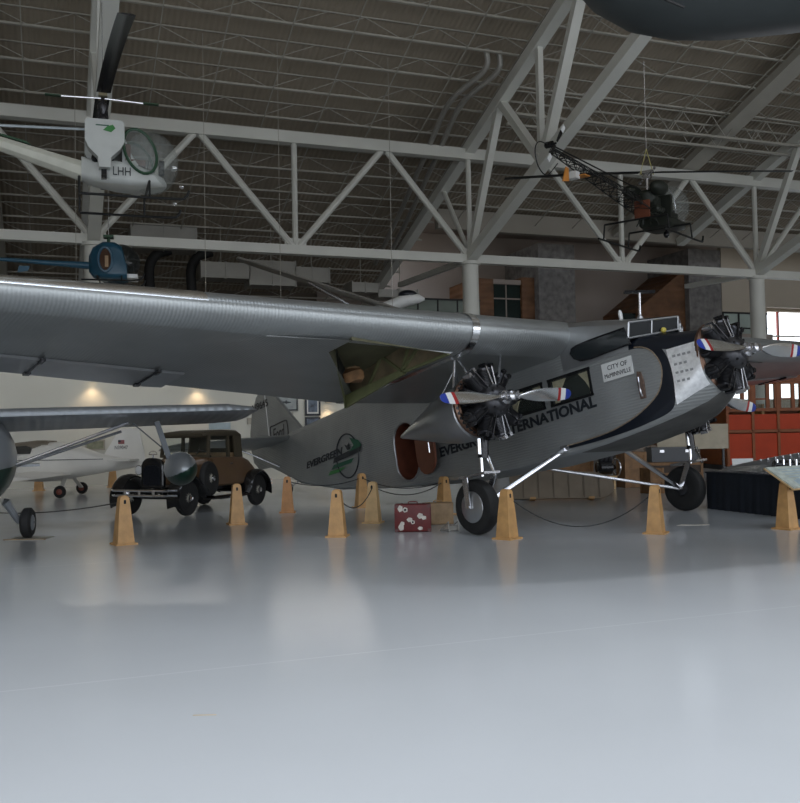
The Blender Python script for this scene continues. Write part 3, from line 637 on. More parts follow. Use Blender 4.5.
# ---------------------------------------------------------------- engines
def engine(h, ph, nose=False):
    h = V(h)
    cyl = []
    g = MB(); g.lathe([(.02, .0), (.09, -.02), (.12, -.08), (.2, -.12), (.25, -.2), (.27, -.28), (.27, -.5), (.24, -.62), (.36, -.64), (.36, -.70), (.1, -.72)], h, (1, 0, 0), 27)
    for i in range(9):
        a = 2 * PI * (i + .5) / 9; g.box(h + V((-.12, .2 * cos(a), .2 * sin(a))), (.03, .03, .03))
    cr = g.build('crankcase', FIN, TRI)
    g = MB(); g.lathe([(.1, -.60), (.47, -.60), (.49, -.63), (.47, -.66), (.1, -.66)], h, (1, 0, 0), 36); g.build('engine_baffle', BLK, TRI)
    for i in range(9):
        a = PI / 2 + 2 * PI * i / 9; d = V((0, cos(a), sin(a))); tq = V((0, -sin(a), cos(a))); o = h + V((-.4, 0, 0))
        pr = [(.075, .22)]
        for k in range(10):
            q = .26 + .024 * k; rr = .118 + .0015 * k; pr += [(.08, q), (rr, q + .003), (rr, q + .013), (.08, q + .016)]
        pr += [(.12, .50), (.125, .53), (.07, .565), (.01, .57)]
        g = MB(); g.lathe(pr, o, d, 14); c = g.build('cylinder', FIN, TRI, 50)
        g = MB()
        for s_ in (-1, 1): g.box(o + d * .575 + V((.05, 0, 0)) + tq * .06 * s_, (.15, .06, .06), Mx((V((1, 0, 0)), tq, d)).transposed())
        g.build('rocker_box', STEEL if i % 4 == 1 else BLK, c, 0)
        g = MB()
        for s_ in (-1, 1): g.tube([h + V((-.22, 0, 0)) + d * .25 + tq * .03 * s_, o + d * .56 + V((.115, 0, 0)) + tq * .06 * s_], .012, 6)
        g.build('pushrod', STEEL if i % 5 == 0 else BLK, c)
        g = MB(); g.tube(bez([h + V((-.6, 0, 0)) + d * .26 + tq * .05, h + V((-.56, 0, 0)) + d * .4 + tq * .09, o + d * .5 + V((-.09, 0, 0)) + tq * .05], 5), .028, 8); g.build('intake_pipe', BLK, c)
    g = MB(); k = 36; RC, XC = (.50, -.52) if nose else (.43, -.66); g.tube([h + V((XC, RC * cos(2 * PI * i / k), RC * sin(2 * PI * i / k))) for i in range(k)], .07, 10, 0, True); ex = g.build('exhaust_collector', BRONZE, TRI); ex['label'] = 'bronze exhaust ring'
    # propeller
    g = MB(); g.lathe([(.03, .14), (.07, .12), (.075, .0), (.11, -.03), (.11, -.06), (.05, -.1)], h + V((.02, 0, 0)), (1, 0, 0), 20)
    dy = V((0, cos(ph), sin(ph))); dz = V((0, -sin(ph), cos(ph)))
    g.tube([h + V((.06, 0, 0)) - dy * .2, h + V((.06, 0, 0)) + dy * .2], .046, 12)
    for s_ in (-1, 1): g.box(h + V((.06, 0, 0)) + dy * .13 * s_, (.12, .04, .12), Mx((V((1, 0, 0)), dy, dz)).transposed())
    hb = g.build('propeller_hub', STEEL, TRI)
    SEC = [(.17, .055, .05, 60), (.26, .09, .045, 55), (.42, .15, .035, 42), (.62, .19, .028, 33), (.82, .205, .022, 27), (1.02, .2, .018, 22), (1.075, .195, .017, 21), (1.08, .195, .017, 21), (1.14, .19, .016, 20), (1.145, .19, .016, 20), (1.25, .17, .015, 19), (1.255, .17, .015, 19), (1.33, .135, .012, 18), (1.37, .085, .01, 17), (1.385, .03, .006, 17)]
    for s_ in (-1, 1):
        R = []
        for r, c, t, tw in SEC:
            cv = V((sin(rad(tw)), 0, 0)) + dz * cos(rad(tw)) * s_; tv = V((cos(rad(tw)), 0, 0)) - dz * sin(rad(tw)) * s_
            R.append([h + V((.06, 0, 0)) + dy * r * s_ + cv * c * .53 * cos(2 * PI * j / 12) + tv * t * .5 * sin(2 * PI * j / 12) for j in range(12)])
        g = MB(); g.loft(R, 0, True, mf=lambda i, j: 0 if i < 6 else 1 if i < 8 else 2 if i < 10 else 3); g.build('propeller_blade', [POL, RED, WHT, BLUE], TRI)['label'] = 'polished blade with red, white and blue tip'
engine((3.45, 0, 1.73), .0, True)
for sd in (-1, 1):
    h = V((.95, 2.65 * sd, 1.545)); engine(h, rad(2) if sd < 0 else rad(-8))
    g = MB(); g.lathe([(.40, .27), (.46, .2), (.47, .05), (.44, -.25), (.36, -.6), (.24, -1.0), (.12, -1.4), (.035, -1.7), (.005, -1.75)], (0, 2.65 * sd, 1.49), (1, 0, .03), 24); g.build('nacelle', ALUS, TRI)
    g = MB()
    for a, b, y0, y1, r in (((-.03, 2.45), (-.18, 1.9), 2.69, 2.69, .022), ((.02, 2.44), (.28, 1.98), 2.71, 2.71, .022), ((.30, 2.38), (.75, 1.92), 2.0, 2.55, .022), ((-.6, 2.4), (-.3, 1.75), 2.2, 2.45, .018), ((-.6, 2.4), (-.75, 1.75), 2.2, 2.62, .012)):
        g = MB(); g.tube([(a[0], sd * y0, a[1]), (b[0], sd * y1, b[1])], r, 8); g.build('engine_strut', STEEL, TRI)
    # main gear
    y = 2.705 * sd; ou = sd
    g = MB(); g.tube([(.36, y - .04 * sd, 1.16), (.30, y, .72)], [.075, .085], 14); g.build('shock_absorber', BLK, TRI)
    g = MB(); g.tube([(.33, y - .07, 1.02), (.31, y - .08, .78)], .035, 10); g.tube([(.31, y - .05, .76), (.27, y - .05, .44)], .026, 10); g.tube([(.34, y + .05, .76), (.45, y + .05, .42)], .026, 10); g.build('shock_rod', CHROME, TRI)
    g = MB(); g.lathe([(.24, -.105), (.34, -.125), (.40, -.10), (.427, -.05), (.432, 0), (.427, .05), (.40, .10), (.34, .125), (.24, .105)], (0, y, 0), (0, 1, 0), 40); wo = g.build('wheel', RUB, TRI)
    g = MB(); g.lathe([(.25, .06), (.25, .10), (.24, .115), (.16, .14), (.06, .15), (.01, .152)], (0, y, 0), (0, ou, 0), 32); g.build('hub_cap', ALUS, wo)
    g = MB(); g.lathe([(.25, .05), (.25, .09), (.15, .07), (.13, .13), (.05, .16), (.01, .16)], (0, y, 0), (0, -ou, 0), 32); g.build('brake_drum', FIN, wo)
    g = MB(); g.bar((-.02, y + .17 * ou, -.02), (0, y + .17 * ou, .47), .11, .02, (0, 1, 0)); g.box((.17, y + .02 * ou, .475), (.6, .34, .035)); g.bar((.3, y - .17 * ou, .46), (.02, y - .17 * ou, 0), .1, .02, (0, 1, 0)); g.tube([(0, y - .2, 0), (0, y + .2, 0)], .03, 10); g.build('wheel_fork', STEEL, TRI, 30)
    g = MB(); g.tube([(0, y - .16 * ou, .03), (.22, .72 * sd, .82)], .042, 10); g.build('axle_strut', CHROME, TRI)
    g = MB(); g.tube([(0, y - .16 * ou, .0), (-1.5, .70 * sd, .70)], .028, 10); g.build('radius_rod', STEEL, TRI)
    g = MB(); g.box((.22, .735 * sd, .83), (.16, .05, .1)); g.build('strut_bracket', STEEL, TRI, 0)
# ---------------------------------------------------------------- tail
g = MB(); g.prism([(-8.95, 2.92), (-10.63, 2.92), (-10.63, 4.42), (-10.5, 4.44), (-10.35, 4.30)], (0, 0, 0), (1, 0, 0), (0, 0, 1), .1); fn = g.build('tail_fin', ALU, TRI)
g = MB(); g.prism([(-10.66, 2.28), (-10.66, 4.43), (-10.85, 4.43), (-11.15, 4.28), (-11.45, 3.9), (-11.66, 3.4), (-11.72, 3.0), (-11.62, 2.55), (-11.35, 2.32)], (0, 0, 0), (1, 0, 0), (0, 0, 1), .09); g.build('rudder', ALU, TRI)
g = MB(); g.tube([(-10.645, -.05, 2.9), (-10.645, -.05, 4.42)], .018, 6); g.build('rudder_hinge', WHT, TRI)
text('N9645', 'registration', .85, .2, (-10.95, -.062, 4.02), (1, 0, 0), (0, 0, 1), LGREY, TRI, .006)
text('Ford', 'fin_emblem', .62, .34, (-10.12, -.062, 3.10), (1, 0, .05), (0, 0, 1), LGREY, TRI, .006, .3)
g = MB(); g.tube([V((p.x, -.058, p.z)) for p in bez([(-10.52, 0, 2.88), (-10.54, 0, 3.30), (-10.3, 0, 3.34), (-9.75, 0, 3.36), (-9.66, 0, 3.28), (-9.68, 0, 2.95), (-9.95, 0, 2.90)], 4)], .014, 6, 0, True); g.build('emblem_frame', LGREY, TRI)
for sd in (-1, 1):
    g = MB(); R = []
    for y, a, b, t in ((.1, -9.25, -10.7, .12), (1.5, -9.6, -10.7, .10), (2.9, -10.0, -10.7, .07), (3.1, -10.3, -10.7, .03)):
        R.append([V((a, sd * y, 2.86)), V((a - .15, sd * y, 2.86 + t / 2)), V((b, sd * y, 2.86 + t / 3)), V((b, sd * y, 2.86 - t / 3)), V((a - .15, sd * y, 2.86 - t / 2))])
    g.loft(R); g.build('tailplane', ALU, TRI)
    g = MB(); R = []
    for y, b in ((.2, -11.3), (1.5, -11.4), (2.8, -11.2), (3.1, -10.9)): R.append([V((-10.72, sd * y, 2.89)), V((b, sd * y, 2.85)), V((-10.72, sd * y, 2.82))])
    g.loft(R); g.build('elevator', ALU, TRI)
    g = MB(); g.tube([(-10.4, sd * 1.3, 2.82), (-10.1, sd * .16, 2.2)], .025, 8); g.build('tail_strut', STEEL, TRI)
g = MB(); g.tube([(-9.9, 0, 2.05), (-10.05, 0, 1.62)], .04, 10); g.tube([(-9.4, 0, 1.75), (-10.02, 0, 1.60)], .025, 8); g.build('tail_wheel_leg', STEEL, TRI)
g = MB(); g.lathe([(.06, -.06), (.13, -.07), (.165, -.03), (.165, .03), (.13, .07), (.06, .06)], (-10.05, 0, 1.62), (0, 1, 0), 24); g.build('tail_wheel', RUB, TRI)
bpy.context.view_layer.update()
o = thing('mail_bag', 'tan mail bag sitting in the open bay under the silver wing', 'bag'); o.matrix_world = TRI.matrix_world @ Mx.Translation((-1.60, -3.60, 2.38)) @ Mx.Rotation(rad(-38), 4, 'Z')
g = MB(); g.loft([[V((x + .06 * sin(2 * PI * j / 16) * (k == 2), r * 1.3 * cos(2 * PI * j / 16), z + .02 * sin(4 * PI * j / 16))) + V((r * .6 * sin(2 * PI * j / 16), 0, 0)) for j in range(16)] for k, (x, r, z) in enumerate(((0, .11, 0), (0, .14, .05), (.02, .14, .15), (.0, .10, .21), (.0, .05, .25)))]); g.build('sack', mat('mail_canvas', (.20, .105, .045), .8, 0, .35, 9), o)
g = MB(); g.tube([(.09 * cos(2 * PI * i / 12), .12 * sin(2 * PI * i / 12), .23) for i in range(12)], .012, 6, 0, True); g.build('cord', TAN, o)
# ================================================================== stanchions, ropes and small things on the floor
def stanchion(label, loc, rz, wood=WOOD, board=False, grp='wooden rope posts'):
    o = thing('rope_post', label, 'stanchion', loc, (0, 0, rz), grp)
    g = MB(); g.box((0, 0, .0125), (.33, .33, .025)); g.build('base', wood, o, 0)
    g = MB(); R = []
    for z, a in ((.025, .13), (.40, .10), (.66, .075)): R.append([V((a, a * .9, z)), V((-a, a * .9, z)), V((-a, -a * .9, z)), V((a, -a * .9, z))])
    for z, a, b in ((.70, .07, .066), (.725, .055, .06), (.739, .03, .05)): R.append([V((a, b, z)), V((-a, b, z)), V((-a, -b, z)), V((a, -b, z))])
    g.loft(R); g.build('shaft', wood, o, 20)
    g = MB()
    for s_ in (-1, 1): g.prism([(-.018, -.03), (.018, -.03), (.018, .02), (0, .034), (-.018, .02)], (0, s_ * .068, .645), (1, 0, 0), (0, 0, 1), .012)
    g.build('rope_slot', DARK, o, 0)
    if board:
        g = MB(); R_ = Mx.Rotation(rad(32), 3, 'X'); g.box((.28, -.02, .80), (.95, .56, .03), R_); bo = g.build('information_board', CHART, o, 0); bo['label'] = 'tilted pale board with blue print'
        g = MB(); g.box((.28, -.02, .80) + V((0, 0, 0)) if False else (.28, -.012, .785), (.98, .59, .02), R_); g.build('board_tray', WOODL, bo, 0)
        g = MB()
        for i in range(5): g.box(V((.28, -.02, .80)) + R_ @ V((-.2 + .1 * i, -.15 + .03 * (i % 2), .017)), (.09, .11, .003), R_)
        for i in range(4): g.box(V((.28, -.02, .80)) + R_ @ V((.05, .2 - .07 * i, .017)), (.6, .018, .003), R_)
        g.build('printed_map', SIGNB, bo, 0)
    return o
PST = {'a': (-4.23, 14.10), 'b': (-3.0, 16.85), 'c': (-2.36, 19.15), 'd': (-1.02, 14.6), 'e': (-.86, 20.0), 'f': (-.52, 16.65), 'g': (.82, 18.0), 'h': (1.56, 13.86), 'i': (3.87, 14.2), 'j': (5.98, 14.45)}
stanchion('wooden rope post in front of the vintage car, leftmost of the near row', (*PST['a'], 0), rad(35))
stanchion('wooden rope post in front of the vintage car\'s rear wheel', (*PST['b'], 0), rad(20))
stanchion('darker wooden rope post just behind the vintage car, under the airliner tail', (*PST['c'], 0), rad(5), mat('amber_wood', (.44, .20, .06), .45, 0, .15, 7))
stanchion('wooden rope post standing below the round emblem, nearest the camera there', (*PST['d'], 0), rad(-8))
stanchion('wooden rope post under the airliner belly, farthest of the three near the emblem', (*PST['e'], 0), rad(25))
stanchion('pale wooden rope post left of the red suitcase', (*PST['f'], 0), rad(-14), WOODL)
stanchion('wooden rope post behind the two suitcases', (*PST['g'], 0), rad(40))
stanchion('bright wooden rope post right beside the airliner\'s near wheel', (*PST['h'], 0), rad(50))
stanchion('wooden rope post in front of the airliner\'s far wheel', (*PST['i'], 0), rad(62))
stanchion('wooden post carrying a tilted information board beside the navy plinth', (*PST['j'], 0), rad(35), WOOD, True)
stanchion('distant wooden rope post under the nose of the white aeroplane', (-11.14, 28.5, 0), rad(10))
stanchion('distant wooden rope post seen behind the vintage car\'s bumper', (-9.25, 29.7, 0), rad(30))
def rope(label, a, b, sag, ha=.645, hb=.645):
    a, b = V((*a, ha)), V((*b, hb)); n = 20; P = []
    for i in range(n + 1):
        u = i / n; p = a.lerp(b, u); p.z -= sag * 4 * u * (1 - u); P.append(p)
    g = MB(); g.tube(P, .009, 6); return tag(g.build('rope', ROPE), label, 'rope', 'dark barrier ropes')
rope('dark rope sagging between the post behind the car and the post under the belly', PST['c'], PST['e'], .13)
rope('dark rope from the post under the belly to the post behind the suitcases', PST['e'], PST['g'], .18)
rope('dark rope hanging low between the emblem post and the pale post', PST['d'], PST['f'], .28)
rope('dark rope running from the pale post behind the red suitcase', PST['f'], PST['g'], .20)
rope('dark rope looping from the post by the near wheel to the next post', PST['h'], PST['i'], .50)
rope('dark rope stretched left from the post before the car', (-7.9, 17.6), PST['a'], .08, .25)
# suitcases
def suitcase(label, loc, rz, w, h, d, m, stick):
    o = thing('suitcase', label, 'suitcase', loc, (0, 0, rz))
    g = MB(); R = [rrect(x, d / 2, 0, h, .03, .03, 3) for x in (-w / 2, -w / 2 + .012, w / 2 - .012, w / 2)]
    for k in (0, 3): R[k] = [V((p.x, p.y * .94, h / 2 + (p.z - h / 2) * .96)) for p in R[k]]
    g.loft(R); g.build('case', m, o, 30)
    g = MB(); g.tube(bez([(-.07, 0, h), (-.06, 0, h + .03), (.06, 0, h + .03), (.07, 0, h)], 4), .01, 6); g.build('handle', m, o)
    g = MB()
    for x in (-w * .3, w * .3): g.box((x, 0, h + .002), (.04, .05, .012))
    for x in (-w / 2 + .03, w / 2 - .03):
        for z in (.03, h - .03): g.box((x, -d / 2 - .002, z), (.055, .008, .055))
    g.build('fittings', mat('worn_corner', (.08, .012, .01), .4) if stick else TAN, o, 0)
    if stick:
        for k, (x, z, r, e) in enumerate(((-.20, .38, .045, 1.3), (-.12, .36, .045, 1), (-.19, .08, .05, 1.2), (-.05, .20, .05, .8), (.0, .16, .035, 1), (.12, .26, .05, 1), (.18, .23, .045, .8), (.12, .06, .045, .7), (-.17, .14, .04, .9))):
            g = MB(); n = 10; g.prism([(x + r * cos(2 * PI * i / n) * (1 if i % 2 else .85), z + r * e * sin(2 * PI * i / n) * (1 if i % 2 else .85)) for i in range(n)], (0, -d / 2 - .002 - .0006 * k, 0), (1, 0, 0), (0, 0, 1), .004)
            if k % 3 == 1: g.prism([(x + r * .45 * cos(2 * PI * i / n), z + r * .45 * e * sin(2 * PI * i / n)) for i in range(n)], (0, -d / 2 - .006, 0), (1, 0, 0), (0, 0, 1), .004, 1)
            g.build('sticker', [PAPER, BLK], o, 0)
    return o
suitcase('red suitcase covered in pale travel stickers standing on the floor', (.175, 15.12, 0), rad(-3), .59, .45, .19, LEATHER, True)
suitcase('plain tan suitcase standing behind the red one', (.62, 16.2, 0), rad(14), .52, .38, .18, TAN, False)
for k, (x, y, rz, lb) in enumerate(((.76, 15.1, rad(-52), 'small silver triangular wheel chock behind the near wheel'),)):
    o = thing('wheel_chock', lb, 'chock', (x, y, 0), (0, 0, rz))
    for s_ in (-1, 1):
        g = MB(); P = [(-.1, s_ * .1, .012), (.12, s_ * .1, .012), (.10, s_ * .1, .16)]; g.tube(P, .013, 6, 0, True); g.build('side_frame', DUCT, o)
    g = MB(); g.box((.09, 0, .05), (.01, .2, .07)); g.tube([(-.1, -.1, .012), (-.1, .1, .012)], .012, 6); g.build('face_plate', DUCT, o, 0)
g = MB(); g.prism([(-.28, -.05), (-.1, -.11), (.26, -.07), (.28, .04), (.05, .02), (-.15, .1)], (4.78, 15.3, .0015), (1, 0, 0), (0, 1, 0), .003)
tag(g.build('paper_sheet', PAPER), 'white sheet of paper lying on the floor by the far wheel', 'paper')
# navy draped plinth with a silver wing section on it
PL = thing('draped_plinth', 'long low plinth draped in navy cloth behind the far wheel', 'plinth', (5.98, 18.2, 0), (0, 0, rad(-70.4)))
g = MB(); R = []; n = 90; L_, D_ = 2.75, 1.9
per = [(L_ * i / 40, 0) for i in range(40)] + [(L_, D_ * i / 14) for i in range(14)] + [(L_ * (1 - i / 30), D_) for i in range(30)] + [(0, D_ * (1 - i / 14)) for i in range(14)]
for z, k in ((0, .03), (.35, .02), (.66, .006), (.70, 0)):
    R.append([V((x + k * (sin(i * 2.1) + .3 * sin(i * 5.3)) * (1 if 0 < y < D_ else 0), y + k * (sin(i * 2.1) + .3 * sin(i * 5.3)) * (1 if y in (0, D_) else 0), z)) for i, (x, y) in enumerate(per)])
g.loft(R); g.build('cloth_skirt', SKIRT, PL, 60)
g = MB(); g.box((L_ / 2, D_ / 2, .712), (L_ + .04, D_ + .04, .024)); g.build('top_board', SKIRT, PL, 0)
o = thing('wing_section', 'riveted silver wing section lying on the navy plinth', 'wing', (5.98, 18.2, .724), (0, 0, rad(-70.4)))
g = MB(); R = []
for x, a, b, t in ((.06, .30, .55, .05), (.5, .2, .85, .16), (1.2, .12, 1.2, .30), (2.0, .1, 1.5, .42), (2.3, .1, 1.6, .44)):
    R.append([V((x, a, .02)), V((x, a + .03, .02 + t * .45)), V((x, lerp(a, b, .3), .02 + t * .85)), V((x, lerp(a, b, .6), .02 + t)), V((x, b, .02 + t * .7)), V((x, b, .02))])
g.loft(R); g.build('wing_skin', ALUS, o, 30)
g = MB()
for i in range(7): g.ell((1.1 + .17 * i, lerp(.135, .125, i / 8) + .24 + .02 * i, .24 + .026 * i), (.025, .025, .025), 8, 6)
g.build('rivet', CHROME, o)
g = MB(); g.box((1.0, .2, .02), (1.7, .25, .035)); g.build('spar', STEEL, o, 0)
o = thing('engine_block', 'black engine part with bright fittings at the right end of the navy plinth', 'engine', (6.62, 15.95, .724), (0, 0, rad(-20)))
g = MB(); g.lathe([(.1, -.22), (.14, -.2), (.14, .1), (.09, .14), (.09, .24)], (0, 0, .15), (1, .2, 0), 16); g.box((0, 0, .05), (.4, .24, .1)); g.build('engine_case', BLK, o)
g = MB()
for i in range(4): g.tube([(-.15 + .1 * i, -.13, .1), (-.15 + .1 * i, -.10, .3)], .025, 8)
g.build('engine_pipe', CHROME, o)
o = thing('display_card', 'small white and red card propped on the end of the navy plinth', 'sign', (6.75, 18.3, .724), (rad(-22), 0, rad(-10)))
g = MB(); g.box((0, 0, .16), (.40, .02, .18)); g.build('card_face', WHTP, o, 0)
g = MB(); g.box((0, 0, .04), (.42, .022, .08)); g.build('card_base', mat('card_red', (.22, .015, .02), .5), o, 0)
# background pieces beyond the airliner
o = thing('fabric_wing', 'ribbed beige fabric wing panel standing on edge beyond the airliner belly', 'wing', (2.45, 21.0, 0), (rad(-14), 0, rad(-4)))
out = [(0, .04), (2.05, .04), (2.25, .12), (2.34, .28), (2.30, .44), (2.15, .56), (1.9, .64), (0, .70)]
g = MB(); g.prism(out, (0, 0, .0), (1, 0, 0), (0, 0, 1), .09); g.build('fabric_skin', CANV, o)
for i in range(6): g = MB(); x = .3 + .34 * i; g.box((x, -.05, .35), (.03, .012, .58)); g.build('rib', mat('rib_tape', (.17, .14, .105), .8) if i == 0 else bpy.data.materials['rib_tape'], o, 0)
g = MB(); g.box((.5, 0, .02), (.12, .5, .05)); g.box((1.8, 0, .02), (.12, .5, .05)); g.build('cradle', WOOD, o, 0)
WOODD = mat('dull_brown_wood', (.24, .125, .05), .6, 0, .25, 6)
def crate(label, x, y, w, d, h, m=WOOD, z=0, rz=0.):
    o = thing('wooden_crate', label, 'crate', (x, y, z), (0, 0, rz)); g = MB(); g.box((0, 0, h / 2), (w - .04, d - .04, h - .01)); g.build('crate_body', m, o, 0)
    g = MB()
    for zz in (.05, h / 2, h - .05): g.box((0, 0, zz), (w, d, .08))
    for sx in (-1, 1):
        for sy in (-1, 1): g.box((sx * (w / 2 - .03), sy * (d / 2 - .03), h / 2), (.07, .07, h))
    g.build('batten', WOODD if m is not WOOD else WOOD, o, 0)
crate('low wooden crate seen under the airliner, left of the dark machine', 4.75, 25.4, .9, .6, .85, WOODD)
crate('wooden crate under the airliner, beside the navy trunk', 6.2, 25.0, .62, .55, .95, WOODD, 0, .2)
crate('wide dark wooden crate carrying the navy trunk', 7.35, 25.2, 1.5, .6, .66, mat('dark_stained_wood', (.05, .03, .018), .6, 0, .3, 6), 0, .05)
crate('narrow upright wooden crate near the far wheel', 6.1, 22.6, .4, .4, .62, WOODD, 0, .4)
crate('small honey wood crate close to the belly panel', 3.75, 24.2, .7, .5, .75, WOODD, 0, .1)
o = thing('trunk', 'navy travelling trunk with bright catches on a wooden crate', 'trunk', (7.35, 25.2, .66), (0, 0, .05))
g = MB(); g.box((0, 0, .15), (1.25, .5, .29)); g.build('trunk_body', NAVY, o, 0)
g = MB(); g.box((0, 0, .345), (1.27, .52, .1)); g.build('lid', NAVY, o, 0)
for x in (-.35, .35): g = MB(); g.box((x, -.265, .29), (.12, .02, .07)); g.build('catch', STEEL, o, 0)
o = thing('display_board', 'cream display board on legs under the airliner nose', 'board', (8.5, 27.0, 0), (0, 0, .05))
g = MB(); g.box((0, 0, 1.3), (2.1, .06, .72)); g.build('panel', mat('cream_board', (.42, .37, .28), .7), o, 0)
for x in (-.9, .9): g = MB(); g.box((x, 0, .47), (.06, .06, .94)); g.box((x, 0, .03), (.06, .5, .06)); g.build('leg', BLK, o, 0)
o = thing('dark_machine', 'dark antique engine on a stand among the crates', 'engine', (5.4, 24.6, 0), (0, 0, .3))
g = MB(); g.box((0, 0, .3), (.5, .4, .08)); g.box((-.2, 0, .13), (.06, .3, .26)); g.box((.2, 0, .13), (.06, .3, .26)); g.build('stand', WOODL, o, 0)
g = MB(); g.lathe([(.1, -.25), (.19, -.2), (.19, .15), (.12, .2), (.05, .3)], (0, 0, .56), (1, 0, 0), 16); g.build('casing', BLK, o)
for i in range(3): g = MB(); g.lathe([(.07, 0), (.07, .22), (.03, .28)], (-.14 + .14 * i, 0, .68), (0, -.4, 1), 12); g.build('cylinder', FIN, o)
g = MB(); k = 20; g.tube([(.34, .22 * cos(2 * PI * i / k), .55 + .22 * sin(2 * PI * i / k)) for i in range(k)], .025, 8, 0, True); g.build('flywheel', STEEL, o)
o = thing('rock_display', 'pale lumpy sculpture standing behind the crates under the nose', 'sculpture', (6.75, 26.4, 0))
g = MB()
for i in range(14): g.ell((random.uniform(-.4, .4), random.uniform(-.2, .2), .5 + .5 * random.random()), [random.uniform(.14, .24)] * 3, 8, 6)
g.lathe([(.4, 0), (.38, .5), (.2, .55)], (0, 0, 0), (0, 0, 1), 16); g.build('lumps', mat('pale_stone', (.25, .20, .16), .8, 0, .3, 6), o)
# red streetcar
TR = thing('streetcar', 'red and brown wooden streetcar with a pale roof behind the airliner nose', 'streetcar', (10.7, 30.4, 0), (0, 0, rad(4)))
g = MB(); g.box((3.5, 1.1, .22), (7.2, 2.0, .16)); g.build('underframe', BLK, TR, 0)
for i in range(8):
    x = .45 + .86 * i
    g = MB(); g.box((x, 0, .82), (.80, .05, 1.0)); g.build('lower_panel', TRAMR, TR, 0)
    g = MB(); g.box((x, 0, 1.70), (.80, .05, .5)); g.build('waist_panel', TRAMR, TR, 0)
    fw = MB()
    for c, d in (((x, 0, 2.1), (.80, .09, .1)), ((x, 0, 3.0), (.80, .09, .12)), ((x - .36, 0, 2.55), (.08, .09, .9)), ((x + .36, 0, 2.55), (.08, .09, .9)), ((x + .1, 0, 2.5), (.12, .07, .9)), ((x - .12, 0, 2.45), (.4, .06, .05))): fw.box(c, d)
    wo = fw.build('window_frame', TRAMB, TR, 0)
    g = MB(); g.box((x, .02, 2.55), (.64, .012, .84)); g.build('pane', CARG, wo, 0)
for i in range(9): g = MB(); g.box((.02 + .86 * i, -.01, 1.7), (.09, .1, 2.9)); g.build('post', TRAMB, TR, 0)
g = MB(); g.box((3.5, -.02, 1.4), (7.0, .08, .09)); g.build('waist_rail', TRAMB, TR, 0)
g = MB(); g.box((3.5, 2.2, 1.2), (7.0, .05, 1.9)); g.box((0, 1.1, 1.2), (.06, 2.2, 1.9)); g.box((7, 1.1, 1.2), (.06, 2.2, 1.9)); g.build('far_side', TRAMB, TR, 0)
g = MB(); g.box((3.5, 1.1, 3.14), (7.2, 2.4, .22)); g.build('cornice', TRAMB, TR, 0)
for x in (1.2, 2.9, 4.6): g = MB(); g.box((x, .8, 1.6), (.5, .9, .1)); g.box((x + .22, .8, 1.95), (.08, .9, .7)); g.build('bench', WOOD, TR, 0)
g = MB(); R = []
for x, k in ((-.85, .25), (-.5, .7), (.4, 1), (6.6, 1), (7.6, .7)): R.append([V((x, 1.1 + 1.45 * k * cos(PI * i / 12), 3.25 + .95 * k * sin(PI * i / 12))) for i in range(13)])
g.loft(R); g.build('roof', mat('tram_roof_canvas', (.62, .60, .50), .7, 0, .2, 1.5), TR, 50)
# ------------------------------------------------------------------ vintage coupe
CAR = thing('vintage_coupe', 'brown and black vintage coupe with wire wheels under the silver wing', 'car', (-4.49, 20.26, 0), (0, 0, rad(-112.7)))
g = MB(); g.loft([rrect(x, w, a, b, .05, r) for x, w, a, b, r in ((.36, .60, .52, 1.16, .06), (.0, .645, .52, 1.15, .05), (-.85, .645, .52, 1.14, .06), (-1.25, .60, .52, 1.06, .12), (-1.6, .53, .54, .90, .15), (-1.85, .46, .58, .74, .08))]); g.build('body', BROWN, CAR)
g = MB(); g.loft([rrect(x, w, a, b, .04, r) for x, w, a, b, r in ((1.42, .24, .62, 1.12, .16), (.55, .38, .56, 1.15, .2), (.36, .56, .54, 1.17, .12))]); g.build('hood', BROWN, CAR)
g = MB()
for s_ in (-1, 1):
    for i in range(14): g.box((.62 + .045 * i, s_ * (lerp(.385, .30, i / 14) + .004), .84), (.012, .012, .22))
g.build('hood_louvre', BLAC, CAR, 0)
g = MB(); g.loft([rrect(x, w, 1.60, z, .02, .09) for x, w, z in ((.50, .54, 1.655), (.40, .585, 1.69), (-.2, .60, 1.735), (-.75, .59, 1.72), (-.95, .55, 1.64))]); g.build('roof', ROOFC, CAR)
g = MB()
for s_ in (-1, 1):
    for a, b, w in (((.40, 1.15), (.33, 1.62), .06), ((-.36, 1.14), (-.36, 1.62), .07)): g.bar((a[0], s_ * .60, a[1]), (b[0], s_ * .575, b[1]), .05, w, (0, 1, 0))
    g.add([(-.60, s_ * .64, 1.13), (-.92, s_ * .62, 1.12), (-.94, s_ * .55, 1.63), (-.60, s_ * .585, 1.63), (-.60, s_ * .60, 1.13), (-.92, s_ * .58, 1.12), (-.94, s_ * .51, 1.63), (-.60, s_ * .545, 1.63)], [(0, 1, 2, 3), (7, 6, 5, 4), (0, 3, 7, 4), (1, 5, 6, 2)])
g.box((-.93, 0, 1.22), (.05, 1.16, .2)); g.box((-.935, 0, 1.57), (.05, 1.1, .12)); g.box((-.93, .42, 1.4), (.05, .28, .4)); g.box((-.93, -.42, 1.4), (.05, .28, .4)); g.box((.40, 0, 1.18), (.05, 1.18, .06)); g.box((.345, 0, 1.6), (.05, 1.15, .06))
g.build('cabin_pillars', ROOFC, CAR, 0)
g = MB(); g.add([(.385, -.57, 1.2), (.385, .57, 1.2), (.335, .55, 1.6), (.335, -.55, 1.6)], [(0, 1, 2, 3)]); g.build('windscreen', CARG, CAR, 0)
